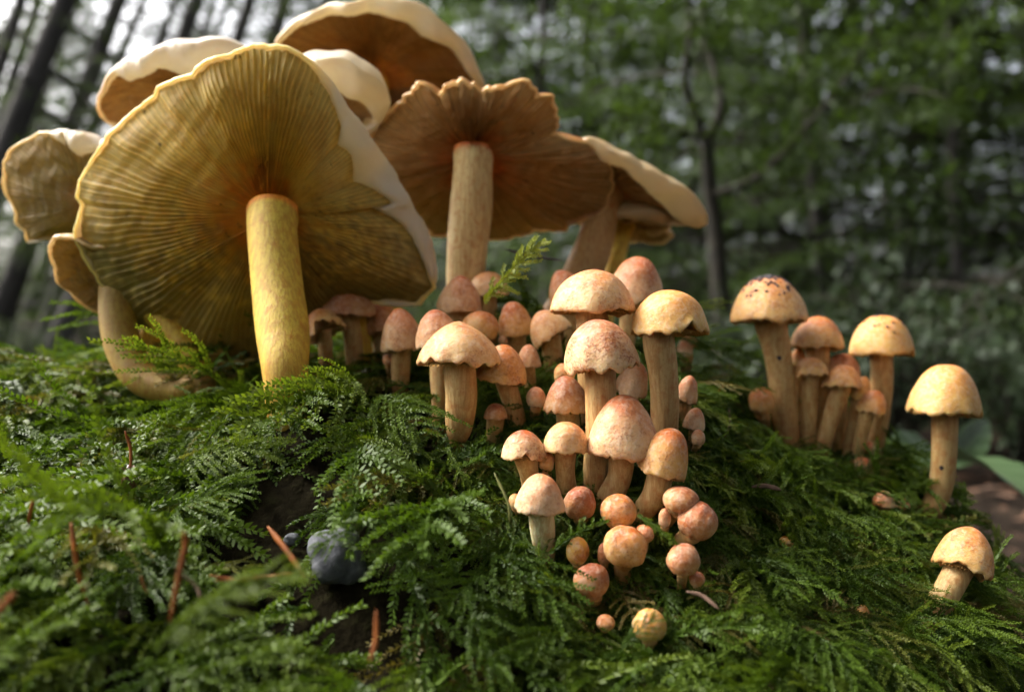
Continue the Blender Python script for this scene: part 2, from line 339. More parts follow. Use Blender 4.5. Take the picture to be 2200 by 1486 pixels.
def mushroom(label, cx, cy, wd, h, stem, style='pink', shape='dome', tilt=0, lean=8, k=1.0, dd=-.004, d=None, notches=(), wav=.03, group=GR1, specks=0, stemcol=None, hole=None, squash=1.0, sag=0.0):
    global seed_n; seed_n += 1
    bx, by, bw = stem[-1]; db = d if d is not None else hit(bx, by)
    dc = db + dd
    base = P(bx, by, db); root = empty('mushroom', base)
    tag(root, label, 'mushroom', group)
    s = dc / F; Wd, H = wd * s, h * s; fr_ = frame(tilt, lean)
    if shape != 'dome': stem = list(stem); stem[-1] = (bx, min(by, cy + h * .50), bw); stem[-2] = (stem[-2][0], min(stem[-2][1], cy + h * .3), stem[-2][2])
    ball = {'dome': 0, 'ball': True, 'egg': 128}[shape]
    V, f, tt = lathe_cap(Wd, H, k, ball, seed_n, wav, notches, sag, squash)
    centre = P(cx, cy, dc); org = centre - fr_[:, 2] * H * .5
    ap, mg, spk = STY[style]; ap, mg = np.array(ap) * np.array([1.0, .84, .70]), np.array(mg) * np.array([.92, .85, .76])
    lim = np.clip(tt / (1.0 if not ball else .9), 0, 1)[:, None]
    nzz = Noise(seed_n + 500, 8)(V, 2.5 / Wd)[:, None]
    mixf = sstep(.15, .95, lim + .16 * nzz)
    c = ap * (1 - mixf) + mg * mixf
    under = (tt > 1.08)[:, None]; c = np.where(under, np.array([.55, .36, .15]), c)
    Vw = V @ fr_.T + org - base
    cap = obj('cap', mesh_from('cap', Vw, f, dict(speck=spk), c), M['cap'], root)
    if not ball:                            # corrugated gills under the cap
        na, ng = 180, 45; ph = np.linspace(0, 2 * math.pi, na, endpoint=False)
        rs = np.linspace(.90, .22, 6); rg = (np.arange(na) % 4 == 0) * 1.0
        r = rs[:, None] * np.ones(na)[None]; z = (.045 + .13 * (.9 - rs) / .7)[:, None] - .055 * rg[None] - .02
        G = np.stack([r * np.sin(ph)[None] * Wd / 2, -r * np.cos(ph)[None] * Wd / 2 * squash, z * H], -1).reshape(-1, 3)
        obj('gills', mesh_from('gills', G @ fr_.T + org - base, grid_faces(6, na), None, np.tile([.55, .35, .13], (len(G), 1))), M['gill'], cap)
    # stem
    pts = [P(x, y, dc + (db - dc) * i / (len(stem) - 1)) for i, (x, y, ww) in enumerate(stem)]
    ws = [ww * s / 2 for _, _, ww in stem]
    top = org + fr_[:, 2] * H * (.22 if not ball else .12)
    pts = [top] + ([pts[0]] if np.linalg.norm(pts[0] - top) > .25 * H else []) + pts[1:]
    ws = ([ws[0] * .95] + ws)[-len(pts):] if len(pts) > len(ws) else ws
    end = pts[-1] + nrm(nrm(pts[-1] - pts[-2]) + np.array([0, .3, -.6])) * .007
    pts.append(end); ws = list(ws) + [ws[-1] * .8]
    path = smooth_path(np.c_[np.array(pts), ws], 26)
    SV, sf = tube(path[:, :3], np.maximum(path[:, 3], .0004), 20, True, Noise(seed_n + 900, 9), .05, 260)
    u = np.repeat(np.linspace(0, 1, 26), 20)[:, None]
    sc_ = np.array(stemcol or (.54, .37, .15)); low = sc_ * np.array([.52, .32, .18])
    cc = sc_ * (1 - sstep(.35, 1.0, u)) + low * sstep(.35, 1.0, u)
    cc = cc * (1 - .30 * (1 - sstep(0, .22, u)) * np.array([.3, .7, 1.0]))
    obj('stem', mesh_from('stem', SV - base, sf, None, cc), M['stem'], root)
    if specks:
        g = np.random.default_rng(seed_n); Vs, Fs = [], []
        cand = np.where((tt < .62) & (tt > .02))[0]
        wts = np.exp(-3.2 * tt[cand]); idx = g.choice(cand, specks, p=wts / wts.sum())
        o0 = org - base + fr_[:, 2] * H * .4
        for i in idx:
            p = Vw[i] + g.normal(size=3) * Wd * .02; n_ = nrm(p - o0); p = Vw[i] + (p - Vw[i]) - n_ * np.dot(p - Vw[i], n_) + n_ * .0001
            u_ = nrm(np.cross(n_, g.normal(size=3))); v_ = np.cross(n_, u_); L = Wd * g.uniform(.018, .042); Q = L * g.uniform(.4, .7); b0 = len(Vs)
            Vs += [p + u_ * L, p + v_ * Q, p - u_ * L, p - v_ * Q, p + n_ * Q * .9]
            Fs += [(b0, b0 + 1, b0 + 4), (b0 + 1, b0 + 2, b0 + 4), (b0 + 2, b0 + 3, b0 + 4), (b0 + 3, b0, b0 + 4)]
        obj('specks', mesh_from('specks', Vs, Fs, smooth=False), M['speck'], cap)['kind'] = 'stuff'
    if hole:                                # dark bored spot on the stem
        hx, hy, hw = hole; rads = hw * s / 2
        i = int(np.argmin([abs(proj(p)[1] - hy) for p in path[:, :3]])); c0 = P(hx, hy, path[i, 1] - path[i, 3] * .97)
        g = np.linspace(0, 2 * math.pi, 10, endpoint=False)
        HV = np.array([c0 + np.array([math.cos(a) * rads * rnd.uniform(.8, 1.2), .00008, math.sin(a) * rads * rnd.uniform(.8, 1.2)]) for a in g] + [c0 - np.array([0, .00025, 0])]) - base
        obj('dark_spot', mesh_from('dark_spot', HV, [(j, (j + 1) % 10, 10) for j in range(10)]), M['speck'], root)
    cs = max(.3, math.cos(R(tilt)))
    occluders.append((cx - wd * .5, cx + wd * .5, cy - h * .5, cy + h * .52, dc))
    for (x0, y0, w0), (x1, y1, w1) in zip(stem[:-1], stem[1:]):
        n = max(1, int(abs(y1 - y0) / 18))
        for j in range(n):
            f0 = (j + .5) / n; xx, yy = x0 + (x1 - x0) * f0, y0 + (y1 - y0) * f0
            if yy < stem[-1][1] - 12: occluders.append((xx - w0 * .5, xx + w0 * .5, yy - 10, yy + 10, dc))
    return root
m = mushroom
# centre cluster
m('broad smooth domed mushroom with pitted cap standing tallest in the middle of the cluster', 1272, 626, 184, 92, [(1273, 668, 70), (1274, 800, 66), (1278, 905, 60)], 'cream', k=.9, lean=0)
m('rust speckled mushroom with ragged cream margin in front of the tall smooth domed one', 1286, 738, 163, 104, [(1293, 786, 70), (1290, 880, 66), (1283, 990, 58), (1280, 1050, 54)], 'rust', tilt=-7, lean=4, k=.92, wav=.05)
m('yellow tan mushroom with torn notch in its cap margin on a tall thick stem', 1438, 671, 168, 94, [(1415, 712, 68), (1424, 800, 64), (1428, 880, 62), (1427, 965, 60)], 'yellow', lean=-2, k=.85, notches=((22, 9, .22),), wav=.035, dd=-.002)
m('pinkish bell mushroom peeping from behind the smooth domed cap', 1213, 618, 88, 82, [(1222, 655, 34), (1232, 745, 32)], 'pink', tilt=-22, k=1.1, d=.262)
m('mottled red and white mushroom rising behind the domed and the notched caps', 1369, 602, 130, 98, [(1350, 645, 40), (1347, 720, 38), (1346, 790, 36)], 'pink', tilt=9, k=.95, d=.252)
m('half hidden small cap wedged behind two pinkish caps', 1280, 598, 60, 44, [(1280, 620, 26), (1276, 740, 26)], 'brown', d=.272)
m('small mushroom with tilted cap pinched up at one side', 1172, 696, 92, 62, [(1184, 718, 46), (1190, 780, 44)], 'cream', tilt=-30, k=1.1, lean=4)
m('blunt bell capped mushroom with creased top beside the tilted pinched one', 1105, 683, 78, 74, [(1114, 716, 44), (1112, 765, 42)], 'orange', tilt=-8, k=.95)
m('orange egg shaped cap tucked behind the flared glistening cap', 1032, 703, 76, 74, [(1034, 735, 36), (1030, 800, 34)], 'orange', 'egg', tilt=8)
m('flared conical mushroom with glistening top and thick stem tapering into the moss', 986, 736, 174, 92, [(987, 765, 64), (990, 850, 70), (986, 920, 56), (983, 950, 36)], 'cream', k=1.35, lean=2, wav=.055, notches=((-5, 26, .10),), dd=-.004)
m('pinkish cone cap overlapped by the flared glistening mushroom', 938, 702, 100, 74, [(940, 735, 40), (946, 830, 42), (948, 900, 40)], 'pink', tilt=-8, k=1.15, dd=.0)
m('dull pink bell mushroom on yellow green stem by dark moss under the large cap', 861, 706, 98, 86, [(864, 740, 44), (860, 810, 40)], 'pink', tilt=-8, k=1.15)
m('shaded brown cap with a dark spot tucked under the large cap rim', 814, 676, 88, 74, [(818, 710, 40), (822, 780, 38)], 'brown', tilt=-12, k=1.1)
m('pink topped mushroom at the foot of the thick pale stem', 988, 629, 98, 76, [(978, 664, 48), (978, 740, 46)], 'pink', tilt=4, k=1.15, d=.255)
m('pale cap half covered by the sprig of upright moss', 1050, 608, 92, 48, [(1050, 630, 34), (1054, 710, 34)], 'cream', d=.268, k=.9)
m('glossy wet orange mushroom with white band along the lower cap', 1082, 778, 114, 78, [(1088, 812, 48), (1099, 860, 40), (1110, 905, 40)], 'orange', tilt=10, k=1.1)
m('little pink cap behind the glossy wet mushroom', 1136, 763, 54, 46, [(1138, 785, 26), (1140, 835, 26)], 'pink', k=1.1)
m('tiny pale button beside the brownish pink mushroom stem', 1152, 856, 42, 50, [(1152, 880, 24), (1150, 905, 24)], 'pale', 'egg')
m('brownish pink bell mushroom with pale underside above the cream capped one', 1217, 845, 100, 74, [(1218, 878, 50), (1222, 925, 48)], 'brown', k=1.05, lean=6)
m('pinkish blunt cap between the speckled stem and the tall notched mushroom', 1363, 811, 72, 72, [(1354, 845, 36), (1350, 915, 34)], 'pale', tilt=14, k=1.0)
m('small tan cap squeezed between the speckled and brownish pink caps', 1212, 805, 46, 52, [(1214, 830, 24), (1218, 880, 24)], 'orange', 'egg')
m('orange button mushroom beside the tall thick stem on the moss', 1478, 834, 52, 56, [(1470, 860, 30), (1466, 905, 28)], 'pink', tilt=12, k=1.0)
m('tiny pinkish cap lower in the moss below the orange button', 1493, 898, 48, 44, [(1488, 918, 18), (1486, 945, 16)], 'pale', tilt=8)
m('smallest cream button at the foot of the tiny pinkish cap', 1500, 941, 30, 38, [(1497, 955, 16), (1494, 968, 14)], 'pale', 'egg')
m('blurred pink cap behind the notched mushroom, upper of a pair', 1481, 728, 44, 26, [(1480, 738, 16), (1480, 770, 16)], 'pink', d=.292, k=.9)
m('blurred pink cap behind the notched mushroom, lower of a pair', 1470, 748, 36, 30, [(1470, 760, 16), (1470, 785, 16)], 'pale', d=.286, k=.9)
m('small mushroom with split frayed cap edge and rusty streaked stem', 1125, 953, 100, 56, [(1128, 974, 52), (1136, 1010, 44), (1140, 1045, 38)], 'rust', k=1.0, wav=.06, notches=((4, 7, .25),), lean=4)
m('cream white rounded mushroom with rusty rim beside the split frayed cap', 1216, 937, 98, 60, [(1216, 964, 48), (1214, 1010, 42), (1220, 1062, 42)], 'cream', k=.85, lean=4)
m('plump orange and cream bell mushroom at the front middle of the cluster', 1339, 908, 152, 118, [(1342, 962, 64), (1332, 1020, 54), (1306, 1078, 58)], 'pink', k=.98, lean=8, wav=.02)
m('orange mottled mushroom on curved stem leaning outward beside the plump bell', 1434, 968, 108, 98, [(1428, 1008, 58), (1406, 1062, 54), (1376, 1106, 48)], 'orange', tilt=17, k=.95, lean=6, wav=.02)
m('pale pink cone capped mushroom on a short greenish white stem', 1160, 1054, 110, 80, [(1162, 1090, 60), (1165, 1135, 54), (1170, 1178, 48)], 'pale', k=1.12, lean=6, wav=.015, stemcol=(.62, .60, .36))
m('tiny cream button half hidden behind the pale pink cone cap', 1107, 1078, 30, 34, [(1108, 1092, 16), (1112, 1106, 16)], 'cream', 'egg')
m('wrinkled dark pink button beside the pale cone capped mushroom', 1246, 1080, 70, 70, [(1246, 1110, 34), (1248, 1128, 32)], 'brown', 'ball')
m('round tan ball button resting on the button below it', 1330, 1098, 79, 70, [(1332, 1128, 36), (1334, 1150, 36)], 'orange', 'ball')
m('domed tan button with rusty spots on a stubby white stem', 1343, 1174, 98, 88, [(1340, 1212, 46), (1339, 1236, 44), (1338, 1258, 40)], 'orange', 'egg', k=.95)
m('pale yellow oval button sunk among the moss fronds', 1242, 1183, 50, 62, [(1242, 1208, 28), (1242, 1222, 26)], 'straw', 'ball')
m('reddish brown round button low on the bank', 1273, 1247, 78, 76, [(1274, 1278, 36), (1276, 1298, 34)], 'brown', 'ball', tilt=-8)
m('brown topped button on slim stem behind the red ball', 1462, 1074, 76, 58, [(1450, 1098, 38), (1442, 1155, 36)], 'brown', 'egg', tilt=8)
m('narrow pale button pressed against the brown topped slim one', 1428, 1113, 27, 48, [(1428, 1132, 18), (1428, 1150, 18)], 'pale', 'egg')
m('shiny red brown ball button at the outer side of the cluster', 1498, 1117, 84, 84, [(1480, 1150, 40), (1468, 1178, 38)], 'brown', 'ball', tilt=14)
m('dark red button on thin white stem under a drooping moss strand', 1468, 1203, 73, 72, [(1468, 1238, 26), (1466, 1285, 22)], 'brown', 'egg')
m('very small brown bud beside the dark red button', 1497, 1244, 34, 34, [(1497, 1258, 16), (1497, 1268, 16)], 'brown', 'ball')
m('ochre yellow ball half buried under moss at the bottom', 1395, 1342, 72, 70, [(1396, 1370, 34), (1398, 1388, 34)], 'straw', 'ball')
m('small tan bud veiled by moss near the ochre ball', 1300, 1337, 40, 34, [(1300, 1350, 18), (1300, 1358, 18)], 'cream', 'ball')
m('small pinkish bud behind the spotted tan button', 1384, 1147, 42, 40, [(1384, 1164, 20), (1384, 1176, 20)], 'pink', 'ball')
m('tan bud behind the split frayed cap', 1174, 991, 36, 50, [(1174, 1015, 20), (1176, 1035, 20)], 'orange', 'egg')
m('shaded ring of a small cap in the dark gap below the glossy mushroom', 1065, 882, 50, 30, [(1065, 896, 38), (1062, 935, 36)], 'brown', k=.85)
m('tiny dark reddish bud under the dull pink bell', 836, 772, 28, 30, [(836, 785, 16), (836, 800, 16)], 'brown', 'egg')
m('tiny pale bud between the egg shaped and the blunt bell caps', 1081, 732, 22, 24, [(1081, 742, 14), (1082, 775, 14)], 'pale', 'egg')
m('dim reddish stub behind the spotted tan button and pale yellow oval', 1298, 1190, 30, 52, [(1298, 1212, 18), (1298, 1228, 18)], 'brown', 'egg')
# far edge cluster
g2 = dict(group=GR2)
m('tall mushroom with black specks crusting its orange cap top', 1650, 643, 164, 98, [(1662, 690, 72), (1671, 760, 58), (1682, 850, 56), (1691, 945, 50)], 'orange', k=1.0, lean=0, specks=300, hole=(1676, 767, 14), wav=.035, **g2)
m('plain orange dome beside the black specked cap', 1758, 713, 108, 70, [(1755, 745, 50), (1758, 820, 46), (1766, 950, 42)], 'orange', k=.95, lean=-2, d=.278, tilt=4, **g2)
m('round yellow orange mushroom with a few dark specks on tall slim stem', 1894, 719, 128, 86, [(1891, 760, 48), (1893, 850, 43), (1880, 965, 36)], 'yellow', k=.85, lean=0, specks=46, notches=((48, 7, .14),), d=.280, **g2)
m('small frilled orange cap in front of the plain orange dome', 1742, 786, 72, 40, [(1741, 806, 35), (1738, 880, 34), (1733, 958, 34)], 'orange', k=1.0, wav=.06, lean=-2, **g2)
m('flat frilled orange cap on stem slanting down to the moss', 1811, 808, 82, 48, [(1806, 830, 41), (1785, 900, 36), (1762, 976, 33)], 'orange', k=1.0, wav=.06, tilt=5, lean=-2, **g2)
m('reddish cap just behind the flat frilled one', 1814, 782, 76, 44, [(1812, 802, 30), (1800, 950, 28)], 'pink', d=.279, tilt=12, **g2)
m('small yellow cap tucked under the flat frilled one', 1850, 832, 48, 50, [(1836, 852, 29), (1822, 985, 26)], 'yellow', d=.272, tilt=18, **g2)
m('little orange cap with white ragged rim, lowest of the far cluster', 1877, 862, 62, 50, [(1863, 884, 34), (1850, 940, 29), (1836, 998, 26)], 'orange', tilt=18, wav=.07, **g2)
m('pale cap hidden behind the black specked mushroom stem', 1716, 767, 42, 38, [(1716, 785, 24), (1716, 950, 24)], 'yellow', d=.284, **g2)
m('brown orange ball at the moss beside the black specked mushroom stem', 1636, 864, 52, 64, [(1638, 890, 28), (1642, 912, 26)], 'orange', 'egg', d=.268, **g2)
m('tiny white rimmed bud at the foot of the far cluster', 1865, 959, 28, 24, [(1865, 970, 14), (1865, 1000, 14)], 'pink', 'egg', d=.273, **g2)
m('tiny pink bud sunk in moss below the far cluster', 1854, 994, 34, 24, [(1854, 1004, 18), (1854, 1014, 18)], 'pink', 'ball', **g2)
m('lone tall orange mushroom with curved stem in front of broad green leaves', 2031, 835, 148, 108, [(2029, 886, 53), (2028, 980, 50), (2019, 1050, 50), (1988, 1116, 47)], 'yellow', k=.92, lean=0, tilt=3, hole=(2023, 1005, 10), notches=((50, 7, .12),), **g2)
m('tiny orange mushroom standing in the moss below the lone tall one', 1899, 1068, 46, 30, [(1897, 1082, 21), (1897, 1112, 20)], 'rust', k=1.0, **g2)
m('tiny tan cap in the moss beside the lone tall stem base', 1940, 1079, 30, 18, [(1940, 1086, 14), (1940, 1100, 14)], 'cream', **g2)
m('orange bud behind the foot of the lone tall mushroom', 2031, 1110, 38, 40, [(2031, 1128, 20), (2028, 1145, 20)], 'orange', 'egg', d=.268, **g2)
m('red orange mushroom leaning out over the drop below the lone tall one', 2078, 1177, 118, 96, [(2068, 1212, 60), (2034, 1272, 54), (1978, 1360, 50)], 'orange', tilt=20, lean=-6, k=1.0, notches=((-30, 12, .2),), wav=.04, d=.196, dd=.006, **g2)
m('tiny yellow green bud in the moss midway along the bank', 1691, 1163, 32, 26, [(1691, 1174, 16), (1691, 1184, 16)], 'straw', 'ball', **g2)
m('tiny ochre bud on the steep moss below the lone tall mushroom', 1852, 1314, 28, 28, [(1852, 1326, 14), (1852, 1334, 14)], 'straw', 'ball', **g2)

# ------------------------------------------------------------------ large mushrooms
GR3 = 'large mushrooms of the main clump'
def large(label, centre, d, axis, gill, outer, stem, db, drop=.004, thick=.012, ng=150, amp=.0011, gc=((.95, .36, .02), (.90, .62, .09), (.92, .74, .24)), tc=(.74, .70, .62), stemcol=(.74, .53, .055), lipw=.0015, jag=.02, attach=.12, crumb=0.0, spore_shade=.25):
    """axis = direction from the gills to the top of the cap. gill / outer: outlines of gill face and of whole cap (photo pixels), put on the cap's own tilted plane"""
    global seed_n; seed_n += 1; sd = seed_n
    tc = tuple(x * .84 for x in tc); gc = [tuple(x * .94 for x in c_) for c_ in gc]; stemcol = tuple(x * .86 for x in stemcol)
    a = nrm(axis); e1 = nrm(np.array([1, 0, 0]) - a[0] * a); e2 = np.cross(a, e1)
    if e2[2] < 0: e2 = -e2
    C = P(*centre, d); base = P(stem[-1][0], stem[-1][1], db); s = d / F
    root = empty('large_mushroom', base); tag(root, label, 'mushroom', GR3)
    na = ng * 6; ph = np.linspace(-math.pi, math.pi, na, endpoint=False)
    def radial(px_list, m_):
        rp = []
        for x, y in px_list:
            dr = nrm(P(x, y, 1.0) - CAM); q = CAM + dr * (np.dot(C - a * m_ - CAM, a) / np.dot(dr, a)) - C
            rp.append((math.atan2(q @ e2, q @ e1), math.hypot(q @ e1, q @ e2)))
        rp = np.array(sorted(rp)); xs = np.r_[rp[:, 0] - 2 * math.pi, rp[:, 0], rp[:, 0] + 2 * math.pi]; ys = np.tile(rp[:, 1], 3)
        r = np.interp(ph, xs, ys); ker = np.hanning(max(5, na // 160)); ker /= ker.sum()
        return np.convolve(np.r_[r[-60:], r, r[:60]], ker, 'same')[60:-60]
    Rg = radial(gill, drop); Ro = np.maximum(radial(outer, drop), Rg + lipw)
    g = np.random.default_rng(sd)
    wph = ph + .12 * np.sin(3 * ph + 1) + .07 * np.sin(7 * ph + sd)
    scal = (sum(g.uniform(.4, 1) * (np.abs(np.sin(n * wph / 2 + g.uniform(0, 6.28))) - .64) / math.sqrt(n) for n in (9, 14, 23, 37, 61)) * 2.4 + sum(g.uniform(.2, .6) * np.sin(n * ph + g.uniform(0, 6.28)) / math.sqrt(n) for n in (90, 140))) * jag
    if crumb:
        cr_ = np.interp(np.arange(na), np.arange(0, na + 8, 8), g.uniform(-1, .5, na // 8 + 2)[:len(np.arange(0, na + 8, 8))]); scal = scal + crumb * cr_
    Rg = Rg * (1 + scal); Ro = np.maximum(Ro * (1 + scal * .6), Rg + lipw * .7)
    mwave = 1 + .25 * sum(g.uniform(.3, 1) * np.sin(n * ph + g.uniform(0, 6.28)) for n in (3, 5, 9, 14)) / 2
    print('LARGE', label[:30], 'Rg %.1f-%.1f mm  Ro %.1f-%.1f' % (Rg.min() * 1e3, Rg.max() * 1e3, Ro.min() * 1e3, Ro.max() * 1e3))
    def pt(r, h): return C + (r * np.cos(ph))[..., None] * e1 + (r * np.sin(ph))[..., None] * e2 + np.broadcast_to(h, r.shape)[..., None] * a
    # gill face
    nr = 44; ss = np.linspace(.03, 1, nr)
    wob = Noise(sd + 50, 8)
    L, Cc = [], []
    gamp = g.uniform(.35, 1.25, ng); top_s = .42 + 1.1 * np.exp(-((ph - 1.5) / .42) ** 2)
    gc = [np.array(x) for x in gc]
    tonen = Noise(sd + 70, 9)
    for sv in ss:
        q = np.stack([np.cos(ph) * sv * 2.2, np.sin(ph) * sv * 2.2, 0 * ph], -1)
        pw = ph + .022 * wob(q, 1.6) * sv + .008 * wob(q, 6)
        f1 = 1 - np.abs(np.sin(ng * pw / 2)) ; f2 = 1 - np.abs(np.sin(ng * pw + .6))
        q3 = np.stack([np.cos(ph) * 3, np.sin(ph) * 3, 0 * ph + 5], -1)
        st = sstep(.34, .62, sv + .12 * wob(q3, 2.5))
        rid = np.maximum(f1 ** 1.2, f2 ** 1.2 * st * .8) * gamp[(np.floor(ng * (pw + math.pi) / (2 * math.pi)).astype(int)) % ng]
        env = sstep(attach * .8, attach * 1.8, sv) * (1 - .55 * sstep(.80, 1.0, sv))
        env = env * (.75 + .35 * tonen(q, 1.3)) * top_s
        h = -drop * mwave * sv ** 2.4 - amp * rid * np.clip(env, .15, 1.3) - .0005 * wob(q, 5) - .00035 * tonen(q, 14)
        L.append(pt(Rg * sv, h))
        k1 = sstep(attach, attach + .36, sv + .10 * tonen(q, 3) + .06 * wob(q, 14)); k2 = sstep(.55, 1.0, sv + .08 * tonen(q, 2))
        cc = gc[0] * (1 - k1)[:, None] + (gc[1] * (1 - k2)[:, None] + gc[2] * k2[:, None]) * k1[:, None]
        cc = cc * (.60 + .50 * rid)[:, None]  # gill edges paler, shade between the blades painted into the colour
        sp_ = sstep(.2, 1.0, .22 * tonen(q, 9) + .30 * wob(q, 23) + .36 - 1.0 * np.sin(ph) * sv ** .8) * spore_shade * sstep(.1, .3, sv)   # dark spores, and shade painted into the lower half of the gills
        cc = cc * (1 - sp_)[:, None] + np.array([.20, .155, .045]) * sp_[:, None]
        Cc.append(cc)
    GV = np.concatenate(L); GC = np.concatenate(Cc)
    # cap: lip then top
    st_ = 3; ia = np.arange(0, na, st_); phs = ph
    rings, tones = [], []
    edge = -drop * mwave
    tc = np.array(tc); yl = tc * np.array([.92, .80, .52])
    def ring(r, h, c):
        rings.append(pt(r, h)[ia]); tones.append(np.broadcast_to(c, (na, 3))[ia])
    dR = Ro - Rg
    ring(Rg * .12, .004, yl); ring(Rg * .6, edge * .3 + .004, yl); ring(Rg * .95, edge * .9 + .0028, yl); ring(Rg * 1.0, edge - .0002, yl)
    blg = np.minimum(dR * .45, .0035)
    lw = sstep(.0016, .0042, dR)[:, None]; lc = (np.array(gc[2]) * 1.05) * (1 - lw) + tc * lw
    ring(Rg + dR * .12, edge - blg * .55, lc * .97); ring(Rg + dR * .35, edge - blg * .9, lc); ring(Rg + dR * .62, edge - blg * .8, lc); ring(Rg + dR * .85, edge - blg * .35, lc)
    ring(Ro, edge + .0006, lc * .5 + tc * .5)
    for sv in (.99, .965, .92, .85, .74, .6, .44, .28, .12, .03):
        ring(Ro * sv, edge * sv ** 2 + .0006 + thick * (1 - sv ** 2.2) ** .75, tc * (1 - .12 * (1 - sv)))
    nc = len(ia); CV = np.concatenate(rings); CC = np.concatenate(tones); m_ = len(rings)
    CV = CV + (0.0005 * Noise(sd + 9, 10)(CV, 260) * 1.0)[:, None] * a
    cf = [tuple(x) for x in grid_faces(m_, nc)]; cf.append(tuple(range(nc))[::-1]); cf.append(tuple(range((m_ - 1) * nc, m_ * nc)))
    cap = obj('cap', mesh_from('cap', CV - base, cf, None, CC), M['bigcap'], root)
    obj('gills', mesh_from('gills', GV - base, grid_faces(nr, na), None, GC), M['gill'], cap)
    # stem
    n = len(stem); pts = [C + a * .002] + [P(x, y, d + (db - d) * (i + .35) / (n - .65) if i < n - 1 else db) for i, (x, y, _) in enumerate(stem)]
    ws = [stem[0][2] * s * .56] + [w_ * s / 2 for _, _, w_ in stem]
    pts.append(pts[-1] + np.array([0, .005, -.028])); ws.append(ws[-1] * .8)
    path = smooth_path(np.c_[np.array(pts), ws], 44)
    SV, sf = tube(path[:, :3], path[:, 3], 40, True, Noise(sd + 3, 9), .045, 130)
    u = np.repeat(np.linspace(0, 1, 44), 40)[:, None]; sc_ = np.array(stemcol)
    cc = sc_ * (1 - .35 * sstep(.55, 1, u) * np.array([.6, 1, 1.2])); k = 1 - sstep(.03, .10, u); cc = cc * (1 - k) + gc[0] * k
    obj('stem', mesh_from('stem', SV - base, sf, None, cc), M['stem'], root)
    for (x0, y0, w0), (x1, y1, w1) in zip(stem[:-1], stem[1:]):
        k_ = max(1, int(abs(y1 - y0) / 25))
        for j in range(k_):
            f0 = (j + .5) / k_; xx, yy = x0 + (x1 - x0) * f0, y0 + (y1 - y0) * f0
            if yy < stem[-1][1] - 22: occluders.append((xx - w0 * .5, xx + w0 * .5, yy - 13, yy + 13, min(d, db)))
    return root
b1g = [(600, 104), (560, 102), (500, 125), (425, 150), (415, 165), (345, 195), (335, 215), (290, 248), (240, 285), (215, 330), (175, 390), (172, 425), (185, 440), (175, 490), (190, 545), (215, 580), (250, 640), (290, 690), (340, 720), (370, 745), (450, 775), (520, 775), (590, 755), (650, 735), (720, 690), (790, 640), (850, 640), (895, 645), (930, 610), (905, 545), (860, 480), (850, 440), (790, 440), (755, 395), (755, 330), (725, 310), (735, 270), (720, 230), (690, 180), (650, 130)]
b1o = [(600, 102), (560, 100), (500, 122), (425, 145), (415, 160), (340, 190), (330, 210), (285, 243), (235, 280), (208, 325), (168, 390), (166, 425), (180, 440), (170, 490), (185, 548), (211, 585), (246, 645), (290, 695), (340, 725), (370, 750), (450, 780), (520, 780), (590, 760), (650, 740), (720, 698), (790, 648), (850, 655), (905, 655), (942, 600), (938, 555), (915, 490), (885, 435), (855, 395), (820, 330), (790, 285), (750, 230), (715, 180), (660, 125)]
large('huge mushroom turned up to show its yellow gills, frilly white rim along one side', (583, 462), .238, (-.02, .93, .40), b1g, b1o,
      [(584, 500, 102), (596, 620, 104), (608, 720, 106), (614, 830, 84)], .217, drop=-.013, thick=.020, ng=150, amp=.0024, jag=.030, spore_shade=.75)
b2o = [(800, 270), (850, 225), (885, 200), (892, 178), (920, 185), (945, 205), (955, 180), (1020, 180), (1035, 195), (1050, 180), (1085, 178), (1105, 172), (1135, 172), (1160, 200), (1188, 205), (1198, 250), (1195, 290), (1225, 300), (1260, 303), (1290, 325), (1318, 365), (1322, 410), (1300, 450), (1250, 480), (1150, 505), (1050, 515), (930, 510), (850, 470), (800, 400), (780, 330)]
b2g = [(1015 + (x - 1015) * .975, 340 + (y - 340) * .965) for x, y in b2o]
large('wide brown gilled mushroom with crumbled rusty rim on a thick pale stem', (1016, 332), .272, (.04, .70, .72), b2g, b2o,
      [(1016, 362, 84), (1012, 450, 92), (1003, 560, 86), (996, 700, 74)], .272, drop=-.009, thick=.016, ng=150, amp=.0030, gc=((.72, .20, .02), (.60, .33, .10), (.70, .46, .19)), tc=(.52, .20, .04), stemcol=(.74, .56, .24), lipw=.0012, jag=.05, crumb=.05)
b3o = [(590, 90), (620, 55), (690, 18), (760, 2), (850, 2), (920, 22), (985, 75), (1030, 140), (1042, 185), (1030, 215), (960, 250), (880, 270), (780, 275), (690, 240), (630, 180)]
b3g = [(604, 92), (640, 62), (720, 34), (800, 36), (850, 44), (905, 72), (960, 95), (1000, 140), (1025, 180), (1020, 205), (955, 240), (880, 260), (780, 262), (690, 228), (630, 165)]
large('dark brown gilled mushroom highest at the back of the clump, cream rim', (795, 168), .325, (.08, .66, .75), b3g, b3o, [(800, 230, 70), (815, 400, 74), (830, 720, 70)], .315, drop=.010, thick=.016, gc=((.62, .26, .04), (.34, .17, .05), (.36, .20, .07)), tc=(.76, .68, .52), jag=.012)
b5o = [(212, 235), (215, 190), (240, 160), (290, 125), (340, 103), (400, 90), (470, 92), (530, 110), (580, 160), (560, 240), (480, 275), (380, 285), (280, 285), (235, 265)]
b5g = [(215, 235), (222, 200), (255, 172), (285, 178), (310, 165), (345, 140), (380, 155), (440, 165), (520, 165), (550, 190), (540, 235), (470, 262), (380, 275), (280, 275), (240, 258)]
